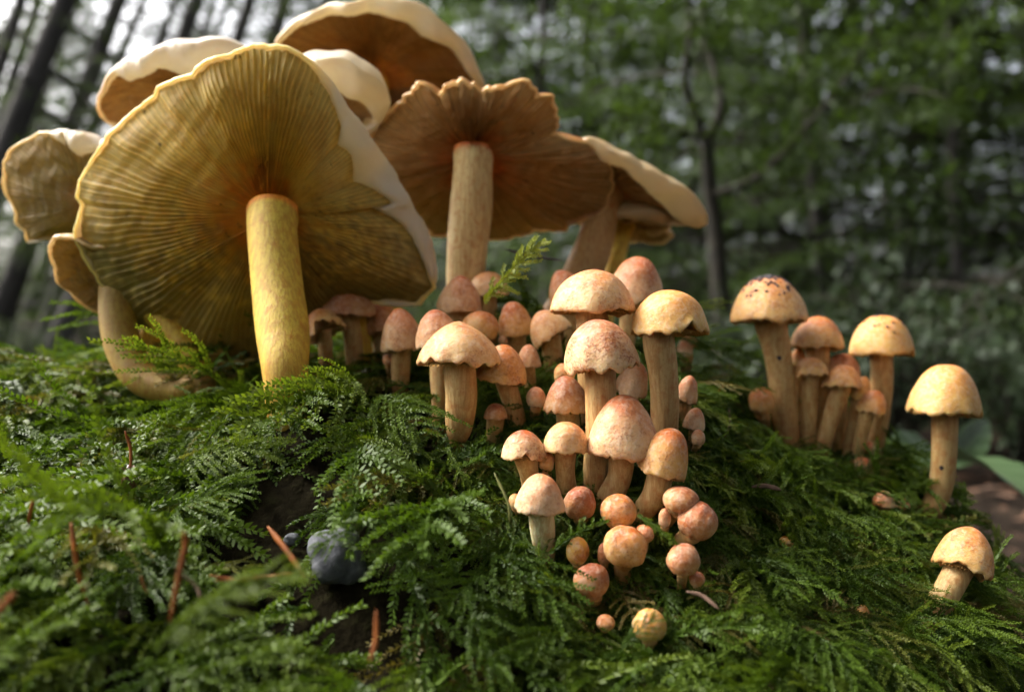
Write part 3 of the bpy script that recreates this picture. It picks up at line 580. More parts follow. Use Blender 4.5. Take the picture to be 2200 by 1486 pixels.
large('white topped mushroom with brown gills behind the huge yellow gilled cap', (400, 220), .295, (-.05, .52, .85), b5g, b5o, [(420, 260, 60), (470, 450, 64), (500, 760, 62)], .285, drop=.010, thick=.014, gc=((.60, .26, .05), (.50, .30, .11), (.55, .32, .12)), tc=(.78, .74, .70), jag=.03)
b6o = [(4, 350), (20, 325), (60, 298), (110, 280), (150, 280), (215, 298), (290, 330), (340, 400), (330, 480), (250, 540), (160, 525), (105, 515), (62, 522), (58, 498), (30, 480), (22, 440), (6, 400)]
b6g = [(8, 352), (24, 330), (64, 305), (110, 287), (140, 285), (155, 318), (180, 335), (215, 325), (290, 345), (330, 400), (320, 470), (250, 530), (160, 515), (105, 507), (66, 515), (62, 494), (36, 476), (28, 438), (11, 400)]
large('dull yellow gilled cap with wavy rim behind the huge one', (205, 435), .272, (.18, .86, .42), b6g, b6o, [(215, 470, 56), (300, 620, 60), (420, 790, 56)], .262, drop=-.006, gc=((.55, .30, .05), (.42, .32, .09), (.58, .43, .15)), tc=(.74, .70, .64), jag=.03, spore_shade=.6)
b7o = [(100, 530), (112, 512), (150, 512), (200, 530), (280, 540), (340, 590), (340, 650), (280, 690), (215, 674), (180, 655), (150, 628), (122, 605), (112, 575)]
b7g = [(245 + (x - 245) * .94, 602 + (y - 602) * .93) for x, y in b7o]
large('low ruffled cap on a thick stem bent like a hook into the moss', (250, 604), .262, (.12, .80, .55), b7g, b7o, [(252, 660, 72), (268, 750, 74), (310, 815, 70), (385, 838, 58), (440, 832, 46)], .250, drop=.004, gc=((.55, .26, .05), (.40, .28, .09), (.58, .38, .14)), tc=(.62, .45, .22), stemcol=(.46, .31, .05), jag=.04, ng=110)
b4o = [(590, 160), (640, 138), (690, 128), (740, 132), (790, 152), (825, 185), (839, 225), (820, 262), (785, 285), (720, 280), (640, 260), (590, 215)]
b4g = [(600, 205), (640, 200), (690, 198), (735, 200), (770, 212), (795, 235), (800, 262), (780, 276), (720, 272), (645, 252), (605, 225)]
large('rounded cream cap with incurved edge between the huge and the highest caps', (715, 238), .282, (.12, .50, .85), b4g, b4o, [(715, 275, 56), (735, 450, 58), (770, 740, 56)], .272, drop=.008, thick=.016, ng=90, gc=((.6, .28, .06), (.48, .30, .12), (.52, .33, .14)), tc=(.78, .68, .50), jag=.012)
b8o = [(1180, 330), (1262, 300), (1330, 332), (1380, 362), (1440, 395), (1490, 428), (1520, 460), (1520, 486), (1490, 482), (1440, 480), (1380, 470), (1300, 470), (1200, 450), (1150, 400)]
b8g = [(1190, 350), (1262, 328), (1325, 352), (1370, 385), (1400, 425), (1440, 455), (1480, 470), (1505, 481), (1488, 477), (1440, 474), (1380, 464), (1300, 462), (1205, 440), (1165, 400)]
large('sloping mushroom with cream cap edge and dark underside at the outer end of the clump', (1300, 412), .305, (.33, .42, .85), b8g, b8o, [(1295, 455, 74), (1272, 540, 80), (1225, 640, 80), (1190, 720, 76)], .292, drop=.004, thick=.010, gc=((.45, .20, .06), (.36, .22, .11), (.40, .26, .14)), tc=(.70, .55, .34), stemcol=(.50, .30, .10), jag=.012)
b9o = [(1240, 470), (1300, 458), (1380, 456), (1430, 462), (1450, 480), (1450, 510), (1420, 500), (1380, 500), (1320, 498), (1260, 492)]
b9g = [(1250, 476), (1300, 466), (1380, 466), (1420, 474), (1436, 488), (1440, 505), (1418, 497), (1380, 497), (1320, 495), (1265, 489)]
large('thin tan cap edge showing beneath the sloping mushroom', (1345, 482), .320, (.10, .18, .97), b9g, b9o, [(1335, 500, 46), (1310, 600, 48), (1290, 735, 46)], .305, drop=.003, thick=.008, ng=90, gc=((.45, .2, .06), (.45, .30, .15), (.50, .34, .18)), tc=(.60, .44, .24))
b11o = [(630, 545), (650, 522), (680, 520), (700, 550), (706, 600), (690, 640), (660, 650), (635, 620)]
b11g = [(668 + (x - 668) * .93, 585 + (y - 585) * .93) for x, y in b11o]
large('small greenish shaded cap behind the yellow stem of the huge mushroom', (668, 585), .262, (-.1, .88, .40), b11g, b11o, [(676, 640, 26), (690, 700, 28), (700, 780, 28)], .260, drop=.002, thick=.004, ng=80, amp=.0005, gc=((.5, .3, .06), (.42, .36, .16), (.45, .36, .16)), tc=(.6, .5, .28))
b12o = [(300, 715), (320, 698), (360, 700), (395, 722), (400, 752), (370, 765), (330, 766), (305, 745)]
b12g = [(350 + (x - 350) * .93, 735 + (y - 735) * .93) for x, y in b12o]
large('little yellow cap glimpsed under the huge cap beside the hooked stem', (350, 738), .285, (.0, .80, .55), b12g, b12o, [(366, 765, 15), (369, 790, 15), (369, 812, 14)], .282, drop=.002, thick=.004, ng=70, amp=.0004, gc=((.6, .4, .08), (.55, .42, .12), (.6, .45, .15)), tc=(.6, .5, .28), stemcol=(.6, .45, .10))
m('slim yellow stemmed mushroom in the bright gap under the huge cap', 462, 745, 60, 26, [(462, 757, 24), (464, 785, 24), (466, 820, 22)], 'straw', d=.272, group=GR3)
m('curled orange cap lying in the shade behind the yellow stem', 690, 690, 84, 56, [(694, 712, 30), (700, 770, 30)], 'orange', tilt=-28, lean=-14, d=.258, wav=.12, k=.9, notches=((0, 20, .25),), group=GR3)
m('dark orange cap crowded under the huge cap rim above the brown cap', 752, 640, 120, 60, [(752, 668, 40), (762, 770, 38)], 'brown', tilt=10, d=.268, wav=.05, group=GR3)

# ------------------------------------------------------------------ moss fronds
def frond_arrays(seed, L=1.0, nb=13, droop=.5, spread=.36, leaf=.044, thin=.0045, dens=.0066, bl=1.0, ragged=.1):
    """feathery frond: arched stem along +X, side branches in +-Y, tiny leaves on both"""
    g = np.random.default_rng(seed); V, Fc, tipv = [], [], []
    u = np.linspace(0, 1, 40); bend = g.normal() * .16
    stem = np.stack([u * L * (1 - .12 * droop * u ** 2), bend * u ** 2 * L, L * (.34 * u * (1 - .25 * droop) - (.30 + .42 * droop) * u ** 2.2)], -1)
    def leafy(path, size, t0, t1, step):
        path = np.asarray(path); seg = np.r_[0, np.cumsum(np.linalg.norm(np.diff(path, axis=0), axis=1))]
        n = max(3, int(seg[-1] / step))
        for i in range(n):
            f = (i + .5) / n; x = f * seg[-1]; p = np.array([np.interp(x, seg, path[:, c]) for c in range(3)])
            j = min(len(path) - 2, int(np.searchsorted(seg, x, 'right') - 1)); T = nrm(path[j + 1] - path[j])
            S = nrm(np.cross(T, [0, 0, 1])); U = np.cross(S, T)
            a = (i % 4) * (math.pi / 2) + .6 + g.normal() * .35
            out = S * math.cos(a) + U * math.sin(a) * .65
            dirn = nrm(T * g.uniform(.7, 1.15) + out); side = nrm(np.cross(dirn, U * math.cos(a) - S * math.sin(a) + .01))
            sz = size * g.uniform(.75, 1.2) * (1 - .35 * f); b = len(V); w_ = sz * .26
            V.extend([p, p + dirn * sz * .42 + side * w_, p + dirn * sz + U * sz * .12, p + dirn * sz * .42 - side * w_])
            tt = t0 + (t1 - t0) * f; tipv.extend([tt, tt + .1, min(1, tt + .3), tt + .1])
            Fc.append((b, b + 1, b + 2, b + 3))
    leafy(stem, leaf * 1.05, .05, .55, dens * .8)
    for k in range(nb):
        for sgn in (-1, 1):
            if g.random() < ragged * .6: continue
            f = .08 + .88 * (k + .5 + g.uniform(-.25, .25)) / nb
            p0 = np.array([np.interp(f, u, stem[:, c]) for c in range(3)])
            ln = spread * bl * L * (math.sin(math.pi * (f * .78 + .16)) ** .8) * g.uniform(.75 - ragged, 1.15 + ragged * .4)
            ang = R(g.normal(57, 6 + 22 * ragged) - 18 * f); dz = g.normal() * ragged * .8; v = np.linspace(0, 1, 9)
            z = -(.22 + .5 * droop + dz) * v ** 1.8 * ln + .12 * v * ln
            path = p0 + np.stack([v * ln * math.cos(ang) + .12 * ln * v ** 2, sgn * v * ln * math.sin(ang) * (1 - .12 * v), z], -1)
            leafy(path, leaf * .92, .12 + .3 * f, .62 + .3 * f, dens)
    return np.array(V), np.array(Fc), np.array(tipv)
frond_col = bpy.data.collections.new('frond_shapes')
frond_mesh = []
sg = np.random.default_rng(5)
specs = [dict(droop=sg.uniform(.15, 1.3), nb=int(sg.integers(4, 11)), spread=sg.uniform(.22, .52), leaf=sg.uniform(.038, .052), bl=sg.uniform(.8, 1.1), ragged=sg.uniform(.05, .35)) for _ in range(16)]
for i, sp in enumerate(specs):
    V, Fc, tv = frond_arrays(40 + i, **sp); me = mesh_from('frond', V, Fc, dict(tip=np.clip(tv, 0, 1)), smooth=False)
    me.materials.append(M['moss']); frond_mesh.append(me)
    o = bpy.data.objects.new('frond_shape_%02d' % i, me); frond_col.objects.link(o)

occluders.append((190, 900, 180, 700, .232)); occluders.append((-200, 230, 300, 690, .32))
occ = np.array(occluders)
def blocked(pts, depth_margin=.0):
    x, y = proj(pts)
    d = pts[:, 1]
    inside = (x[:, None] > occ[None, :, 0]) & (x[:, None] < occ[None, :, 1]) & (y[:, None] > occ[None, :, 2]) & (y[:, None] < occ[None, :, 3]) & (d[:, None] < occ[None, :, 4] + depth_margin)
    return inside.any()
def slope(x, y, e=.004):
    zx = (moss_z(np.array([x + e]), np.array([y]))[0] - moss_z(np.array([x - e]), np.array([y]))[0]) / (2 * e)
    zy = (moss_z(np.array([x]), np.array([y + e]))[0] - moss_z(np.array([x]), np.array([y - e]))[0]) / (2 * e)
    return zx, zy
from mathutils import Matrix, Vector, Euler
def orient(dirn, up):
    x = nrm(dirn); y = nrm(np.cross(up, x)); z = np.cross(x, y)
    return Matrix(((x[0], y[0], z[0]), (x[1], y[1], z[1]), (x[2], y[2], z[2])))
pts, rots, scl, idx = [], [], [], []
cand_n = 5200
cxs = np.r_[rng.uniform(-.34, .185, cand_n), rng.uniform(-.01, .09, 4200), rng.uniform(.045, .16, 3600)]; cys = np.r_[rng.uniform(.075, .42, cand_n), rng.uniform(.145, .25, 4200), rng.uniform(.15, .29, 3600)]
dense = np.r_[np.zeros(cand_n, int), np.ones(4200, int), np.full(3600, 2)]
czs = moss_z(cxs, cys); e = .004
zxs = (moss_z(cxs + e, cys) - moss_z(cxs - e, cys)) / (2 * e); zys = (moss_z(cxs, cys + e) - moss_z(cxs, cys - e)) / (2 * e)
for x, y, z, zx, zy, dn in zip(cxs, cys, czs, zxs, zys, dense):
    if z < .03: continue
    px, py = 1100 + x / y * F, 743 - (z - CZ) / y * F
    if px < -500 or px > 2500 or py > 2000: 
        if rng.random() > .3: continue
    zone = 1.0; size = .016 + .034 * rng.random() ** 1.5 * (1.25 if px < 900 else 1)
    if dn == 1 and not (1040 < px < 1600 and 740 < py < 1420): continue
    if 1060 < px < 1540 and 760 < py < 1330: zone = .9; size *= rng.uniform(.25, .5)
    elif dn == 1: zone = .4; size *= rng.uniform(.3, .7)
    if 540 < px < 760 and 915 < py < 1050: zone = .12; size *= .8
    if 470 < px < 840 and 1050 < py < 1260: zone = .30; size *= .75
    if dn == 2 and px < 1500: continue
    if px > 1480: size *= .56
    if rng.random() > zone: continue
    n = nrm([-zx, -zy, 1]); down = nrm(np.array([zx, zy, 0]) * -1 + np.array([0, -.25, 0]))
    a = rng.normal() * .75
    dirn = np.array([down[0] * math.cos(a) - down[1] * math.sin(a), down[0] * math.sin(a) + down[1] * math.cos(a), 0])
    dirn = dirn - n * np.dot(dirn, n)
    up_amt = abs(rng.normal()) * .5 + .15
    if px > 1300 and y > .22 and rng.random() < .3: up_amt += rng.uniform(.2, .6)
    if px < 500 and y > .2: up_amt *= .5
    dirn = nrm(nrm(dirn) + n * up_amt)
    p = np.array([x, y, z - rng.uniform(.002, .007)])
    test = np.array([p + dirn * size * f for f in (.15, .4, .7, 1.0)]) + n * .001
    if (test[:, 1] < .07).any() : continue
    if blocked(test, .002): continue
    tx, ty = proj(test); hid = ((tx > 560) & (tx < 740) & (ty > 915) & (ty < 1045)) | ((tx > 590) & (tx < 790) & (ty > 1075) & (ty < 1235)) | ((tx > 430) & (tx < 660) & (ty > 1190) & (ty < 1255))
    if hid.any() and rng.random() < .88: continue
    pts.append(p); idx.append(int(rng.integers(0, len(specs)))); scl.append(size)
    rots.append(tuple(orient(dirn, n + rng.normal(size=3) * .25).to_euler()))
print('FRONDS', len(pts))
mm = bpy.data.meshes.new('moss'); mm.vertices.add(len(pts)); mm.vertices.foreach_set('co', np.array(pts, np.float32).ravel())
a_ = mm.attributes.new('rot', 'FLOAT_VECTOR', 'POINT'); a_.data.foreach_set('vector', np.array(rots, np.float32).ravel())
a_ = mm.attributes.new('scl', 'FLOAT', 'POINT'); a_.data.foreach_set('value', np.array(scl, np.float32))
a_ = mm.attributes.new('idx', 'INT', 'POINT'); a_.data.foreach_set('value', np.array(idx, np.int32))
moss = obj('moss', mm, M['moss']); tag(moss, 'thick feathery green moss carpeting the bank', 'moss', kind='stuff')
ng_ = bpy.data.node_groups.new('moss_fronds', 'GeometryNodeTree')
ng_.interface.new_socket('Geometry', in_out='INPUT', socket_type='NodeSocketGeometry'); ng_.interface.new_socket('Geometry', in_out='OUTPUT', socket_type='NodeSocketGeometry')
gi = ng_.nodes.new('NodeGroupInput'); go = ng_.nodes.new('NodeGroupOutput')
def named(nm, dt):
    n_ = ng_.nodes.new('GeometryNodeInputNamedAttribute'); n_.data_type = dt; n_.inputs['Name'].default_value = nm
    return [o for o in n_.outputs if o.enabled and o.name == 'Attribute'][0]
ci = ng_.nodes.new('GeometryNodeCollectionInfo'); ci.inputs['Collection'].default_value = frond_col; ci.inputs['Separate Children'].default_value = True; ci.inputs['Reset Children'].default_value = True
ip = ng_.nodes.new('GeometryNodeInstanceOnPoints'); er = ng_.nodes.new('FunctionNodeEulerToRotation')
ip.inputs['Pick Instance'].default_value = True
lk = ng_.links.new
lk(gi.outputs[0], ip.inputs['Points']); lk(ci.outputs[0], ip.inputs['Instance']); lk(named('idx', 'INT'), ip.inputs['Instance Index'])
lk(named('rot', 'FLOAT_VECTOR'), er.inputs[0]); lk(er.outputs[0], ip.inputs['Rotation']); lk(named('scl', 'FLOAT'), ip.inputs['Scale'])
lk(ip.outputs[0], go.inputs[0])
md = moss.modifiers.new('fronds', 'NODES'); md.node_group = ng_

# single fronds that stand out of the carpet
M['sprig'] = simple('bright_sprig', [(0.3, (0.17, 0.21, 0.022)), (0.7, (0.30, 0.34, 0.05))], 300, 0.45, 0, 0.3, trans=0.35)
def hero_frond(label, root_px, tip_px, d0, d1, seed, up=(0, -.3, 1), size=None, mat='moss', **kw):
    a = P(*root_px, d0); b = P(*tip_px, d1); L = np.linalg.norm(b - a)
    V, Fc, tv = frond_arrays(seed, **kw)
    # straighten: map the frond's own root-tip line onto a-b
    tip = V[np.argmax(V[:, 0])]; Lx = np.linalg.norm(tip)
    th = math.atan2(tip[2], tip[0]); c, s_ = math.cos(-th), math.sin(-th)
    V = np.stack([V[:, 0] * c - V[:, 2] * s_, V[:, 1], V[:, 0] * s_ + V[:, 2] * c], -1)
    Rm = np.array(orient(b - a, np.array(up, float)))
    o = obj('moss_frond', mesh_from('moss_frond', (V * (L / Lx)) @ Rm.T, Fc, dict(tip=np.clip(tv + .08, 0, 1)), smooth=False), M[mat], None, a)
    tag(o, label, 'moss frond', 'moss fronds standing out of the carpet'); return o
hero_frond('bright upright sprig of moss in front of the pale stem', (1040, 650), (1185, 515), .222, .216, 301, up=(.2, -1, .6), nb=9, spread=.24, droop=.15, leaf=.055, mat='sprig')
hero_frond('short side sprig below the bright upright moss sprig', (1040, 640), (1120, 585), .223, .220, 302, mat='sprig', up=(.2, -1, .6), nb=6, spread=.2, droop=.1, leaf=.07)
hero_frond('broad flat moss frond spreading over the dark gap beside the flared mushroom stem', (800, 860), (960, 955), .215, .190, 303, nb=12, spread=.55, droop=.5, up=(0, -.8, 1))
hero_frond('drooping moss frond hanging down below the broad flat one', (850, 905), (785, 1075), .203, .190, 304, nb=10, spread=.36, droop=.6, up=(0, -1, .3))
hero_frond('fan shaped moss frond arching over the dark hollow', (350, 1130), (575, 1060), .172, .168, 305, nb=14, spread=.6, droop=.8, up=(0, -.5, 1), leaf=.045)
hero_frond('pale stubby upright moss shoot above the fan shaped frond', (440, 960), (490, 880), .196, .196, 306, nb=5, spread=.14, droop=.1, leaf=.07, up=(0, -1, .2))
hero_frond('wide ragged moss frond beside the pale stubby shoot', (390, 1000), (630, 955), .19, .184, 307, nb=12, spread=.40, droop=.6, up=(0, -.6, 1))
hero_frond('large blurred moss frond arching close above the bottom edge', (330, 1400), (690, 1255), .104, .108, 308, nb=11, spread=.26, droop=.9, up=(0, -.7, 1), leaf=.045)
hero_frond('thin moss strand crossing below the pale cone capped mushroom', (1180, 1190), (1290, 1085), .166, .168, 309, nb=7, spread=.16, droop=.3, leaf=.055, up=(0, -1, .5))
hero_frond('thin moss strand hanging over the dark red button', (1370, 1105), (1490, 1208), .168, .162, 310, nb=6, spread=.12, droop=.1, leaf=.055, up=(0, -1, .5))
hero_frond('moss frond reaching over the ochre ball', (1330, 1400), (1425, 1318), .143, .144, 311, nb=9, spread=.34, droop=.5, up=(0, -.8, 1), leaf=.05)
hero_frond('moss strand drooping beside the split frayed cap', (960, 960), (1010, 1080), .188, .18, 312, nb=5, spread=.14, droop=.3, leaf=.055, up=(0, -1, .4))
hero_frond('moss frond lying across the grey stone', (830, 1120), (660, 1190), .158, .155, 313, nb=10, spread=.34, droop=.5, up=(0, -.8, 1))
hero_frond('thin moss sprig sticking out over the drop by the leaning mushroom', (2000, 1150), (2095, 1098), .24, .24, 314, nb=6, spread=.16, droop=.2, leaf=.055, up=(0, -1, .6))

# ------------------------------------------------------------------ needles, stones, cone, grass
def needle(label, path_px, w_px, mat='needle', group='dead conifer needles caught in the moss', name='dead_needle'):
    pts_ = [P(x, y, d * (.93 if path_px[0][0] < 900 else .975)) for x, y, d in path_px]; n = 16; pts_ = [p + (np.array([rnd.gauss(0, .0003), 0, rnd.gauss(0, .0003)]) if 0 < k_ < len(pts_) - 1 else 0) for k_, p in enumerate(pts_)]; path = smooth_path(pts_, n); s = path_px[0][2] / F
    base = path[0].copy(); u = np.linspace(0, 1, n)
    wd = w_px * s * .32 * np.clip(np.minimum(1, .45 + 2.2 * u) * np.minimum(1, (1.02 - u) * 5 + .12), .1, 1)
    V, f = tube(path, wd, 8, True)
    ctr = np.repeat(path, 8, 0); dv = V - ctr; dv[:, 1] *= .4; V = ctr + dv
    o = obj(name, mesh_from(name, V - base, f), M[mat], None, base); tag(o, label, 'needle', group); return o
needle('upright orange brown needle with hooked tip', [(365, 1335, .125), (385, 1230, .127), (398, 1165, .128), (394, 1140, .128)], 20)
needle('dark red brown needle behind the upright hooked one', [(190, 1300, .145), (172, 1220, .145), (152, 1120, .147)], 18)
needle('short orange needle poking from fine moss', [(60, 1130, .16), (65, 1100, .16), (74, 1065, .16)], 13)
needle('stub of orange needle cut by the frame edge', [(-20, 1330, .11), (8, 1300, .11), (34, 1270, .11)], 24)
needle('slanting tan needle ending at the grey stone', [(655, 1240, .152), (620, 1190, .155), (575, 1130, .16)], 20)
needle('fallen brown needle lying flat in the dark hollow, upper of two', [(450, 1235, .150), (520, 1237, .150), (640, 1228, .150)], 13)
needle('fallen brown needle lying flat in the dark hollow, lower of two', [(460, 1247, .148), (540, 1245, .149), (628, 1232, .150)], 9)
needle('thin reddish needle above the small brown cone', [(281, 1005, .185), (276, 960, .186), (268, 925, .186)], 11)
needle('curved pinkish grey needle below the dark red button', [(1475, 1270, .158), (1510, 1285, .157), (1545, 1308, .155)], 13, 'needle_grey')
needle('thin tan needle standing behind the upright hooked one', [(318, 1275, .14), (308, 1255, .14), (303, 1235, .14)], 8)
needle('crossed grey brown needle in the dark moss', [(395, 1235, .135), (415, 1260, .135), (430, 1285, .134)], 9, 'needle_grey')
needle('dark standing needle by the bottom edge', [(795, 1420, .128), (802, 1370, .130), (808, 1310, .132)], 15)
needle('flat brown needle on the mid moss of the bank', [(1615, 1045, .208), (1645, 1043, .208), (1678, 1052, .207)], 16, 'needle_grey')
needle('short orange needle on the moss slope above the flat brown one', [(1590, 990, .218), (1610, 993, .218), (1632, 998, .217)], 8)
needle('thin upright needle on the moss ridge', [(1556, 940, .24), (1562, 910, .24), (1567, 878, .24)], 8, 'needle_grey')
needle('tiny orange needle on the moss ridge', [(1540, 848, .248), (1553, 832, .248), (1572, 826, .248)], 9)
needle('black twig crossing in front of the shaded slanting stem', [(1085, 535, .262), (1140, 550, .262), (1208, 560, .262)], 10, 'speck')
needle('olive grass blade standing before the split frayed cap', [(1095, 1120, .168), (1090, 1080, .168), (1062, 1015, .17)], 9, 'grass', None, 'grass_blade')['category'] = 'grass blade'
def stone(label, px, py, d, w_px, h_px, seed):
    nz = Noise(seed, 12); n, k = 24, 36; th = np.linspace(.02, math.pi - .02, n); ph = np.linspace(0, 2 * math.pi, k, endpoint=False)
    D = np.stack([np.sin(th)[:, None] * np.cos(ph), np.sin(th)[:, None] * np.sin(ph), np.cos(th)[:, None] * np.ones(k)], -1).reshape(-1, 3)
    D = np.sign(D) * np.abs(D) ** .85
    V = D * (1 + .20 * nz(D, 1.8) + .06 * nz(D, 5) + .02 * nz(D, 14))[:, None] * np.array([w_px, w_px * .8, h_px]) * d / F / 2
    f = [tuple(x) for x in grid_faces(n, k)[:, ::-1]] + [tuple(range(k)), tuple(range((n - 1) * k, n * k))[::-1]]
    tag(obj('stone', mesh_from('stone', V, f), M['stone'], None, P(px, py, d)), label, 'stone')
stone('smooth blue grey stone lying in the dark hollow of the moss', 722, 1196, .168, 138, 112, 14)
stone('small dark stone beside the larger blue grey one', 628, 1158, .176, 34, 24, 8)
# little cone
cb = P(277, 1060, .182); root = empty('small_cone', cb); tag(root, 'small brown hemlock cone hanging head down in dark moss', 'cone')
s = .182 / F
Vc, fc = tube(smooth_path([(0, 0, -5 * s), (0, 0, 30 * s), (0, 0, 62 * s)], 10), np.array([4, 10, 14, 15, 15, 14, 12, 9, 6, 2]) * s, 12)
obj('core', mesh_from('core', Vc, fc), M['cone'], root)
sv = np.array([(0, 0, 0), (5, 0, 3), (4, 2.5, 9), (0, 4.2, 12), (-4, 2.5, 9), (-5, 0, 3), (0, 2.2, 5)]) * s
scale_me = mesh_from('scale', sv, [(0, 1, 6), (1, 2, 6), (2, 3, 6), (3, 4, 6), (4, 5, 6), (5, 0, 6)], smooth=False); scale_me.materials.append(M['cone'])
for i in range(34):
    z = 2 + i * 1.6; a = i * 2.4; r = np.interp(z, [0, 15, 30, 50, 62], [7, 13, 14, 11, 5]) * s
    o = obj('scale', scale_me, None, root); o.location = (r * math.cos(a), r * math.sin(a), (z - 4) * s); o.rotation_euler = (R(-14), 0, a - math.pi / 2)

def leafmat():
    m, t, b = mat_new('veined_leaf'); c = mix(t, math_n(t, 'MULTIPLY', noise_n(t, ocoord(t), 60, 4), .5), attr(t, 'tone'), (0.05, 0.07, 0.03)); t.links.new(c, b.inputs['Base Color']); b.inputs['Roughness'].default_value = .45
    translucent_mix(t, b, c, .3); return m
M['leaf'] = leafmat()
# ------------------------------------------------------------------ broad leaves at the bank's far edge
def leaf_mesh(L, Wd, fold=.15, curl=.3, seed=1):
    g = np.random.default_rng(seed); nu, nv = 60, 31; u = np.linspace(0, 1, nu); v = np.linspace(-1, 1, nv)
    wid = np.sin(math.pi * u ** .72) ** .8 * Wd / 2; wid[0] = wid[-1] = 2e-4
    X = np.repeat(u[:, None] * L, nv, 1); Y = wid[:, None] * v[None]
    Z = np.abs(v)[None] * wid[:, None] * fold - curl * L * (u[:, None] ** 2) + .02 * L * np.sin(u[:, None] * 28 - np.abs(v)[None] * 5) * np.abs(v)[None] * .35
    top = np.stack([X, Y, Z], -1).reshape(-1, 3); bot = top - np.array([0, 0, .0004])
    f1 = grid_faces(nu, nv, False); f = np.vstack([f1, f1[:, ::-1] + len(top)])
    vein = np.maximum(np.exp(-(v / .06) ** 2)[None] * np.ones((nu, 1)), .6 * (np.abs(((u[:, None] * 9 - np.abs(v)[None] * 1.6) % 1) - .5) < .07)).reshape(-1, 1)
    cc = np.array([.05, .095, .035]) * (1 - vein) + np.array([.13, .19, .08]) * vein
    return mesh_from('leaf', np.vstack([top, bot]), f, None, np.vstack([cc, cc]))
lb = P(2030, 1330, .62); lb[2] = 0.0; root = empty('broadleaf_plant', lb); tag(root, 'low plant with broad grey green leaves behind the lone tall mushroom', 'plant')
def place_leaf(root_px, tip_px, d0, d1, wpx, fold, curl, seed, up):
    a, b = P(*root_px, d0), P(*tip_px, d1); L = np.linalg.norm(b - a); th = math.atan(curl)
    o = obj('leaf', leaf_mesh(L / math.sqrt(1 + curl * curl), wpx * d0 / F, fold, curl, seed), M['leaf'], root)
    Rm = np.array(orient(b - a, np.array(up, float))); c, s_ = math.cos(th), math.sin(th)
    Rm = Rm @ np.array([[c, 0, -s_], [0, 1, 0], [s_, 0, c]])
    o.matrix_basis = Matrix([list(Rm[i]) + [(a - lb)[i]] for i in range(3)] + [[0, 0, 0, 1]])
    st = smooth_path([np.zeros(3), (a - lb) * .5 + np.array([.01, 0, .02]), a - lb], 12); V, f = tube(st, .0014, 8); obj('leaf_stalk', mesh_from('leaf_stalk', V, f), M['leaf'], root)
place_leaf((2035, 985), (2235, 1095), .44, .37, 150, .35, .40, 3, (.35, -.55, 1))
place_leaf((2030, 990), (1868, 1010), .47, .43, 130, .4, .25, 4, (-.2, -.8, 1))
place_leaf((2040, 1000), (2120, 900), .47, .52, 70, .4, .2, 5, (.3, -.9, .6))
def sprays(centres, dirs, size, g, flat=.28, ratio=.26):
    """one bent kite per spray"""
    n = len(centres); T = dirs + g.normal(size=(n, 3)) * .45; T /= np.linalg.norm(T, axis=1)[:, None]
    S = np.cross(T, np.array([0, 0, 1.0]) + g.normal(size=(n, 3)) * flat); S /= np.linalg.norm(S, axis=1)[:, None] + 1e-9
    U = np.cross(S, T); sz = size * g.uniform(.6, 1.4, n)[:, None]
    V = np.stack([centres, centres + T * sz * .45 + S * sz * ratio * .5 - U * sz * .05, centres + T * sz - U * sz * .18, centres + T * sz * .45 - S * sz * ratio * .5 - U * sz * .05], 1).reshape(-1, 3)
    return V, np.arange(4 * n).reshape(n, 4)
# fallen twigs and leaf scraps on the floor (uncountable)
g = np.random.default_rng(77); LV, LF = [], []
for i in range(900):
    y = g.uniform(.45, 4.5); x = g.uniform(-1.2, 1.0) * (1 + y * .5); z0 = floor_z(np.array([[x, y, 0]]))[0]
    L = g.uniform(.02, .14); a = g.uniform(0, 6.28); dv = np.array([math.cos(a), math.sin(a), g.normal() * .12]) * L
    V, f = tube([np.array([x, y, z0 + .008]), np.array([x, y, z0 + .012]) + dv * .5 + g.normal(size=3) * .004, np.array([x, y, z0 + .008]) + dv], g.uniform(.0008, .003), 5)
    LF += [tuple(np.array(q_) + len(LV)) for q_ in f]; LV += V.tolist()
ly = g.uniform(.4, 4.5, 5000); lx = g.uniform(-1.2, 1.2, 5000) * (1 + ly * .4); lq = np.c_[lx, ly, 0 * lx]; lq[:, 2] = floor_z(lq) + .006
SV_, SF_ = sprays(lq, np.c_[g.normal(size=(5000, 2)), np.zeros(5000)], .03, g, ratio=.4); LF += [tuple(x) for x in (SF_ + len(LV)).tolist()]; LV += SV_.tolist()
tag(obj('fallen_twigs', mesh_from('fallen_twigs', LV, LF), M['twig']), 'litter of fallen twigs over the forest floor', 'litter', kind='stuff')

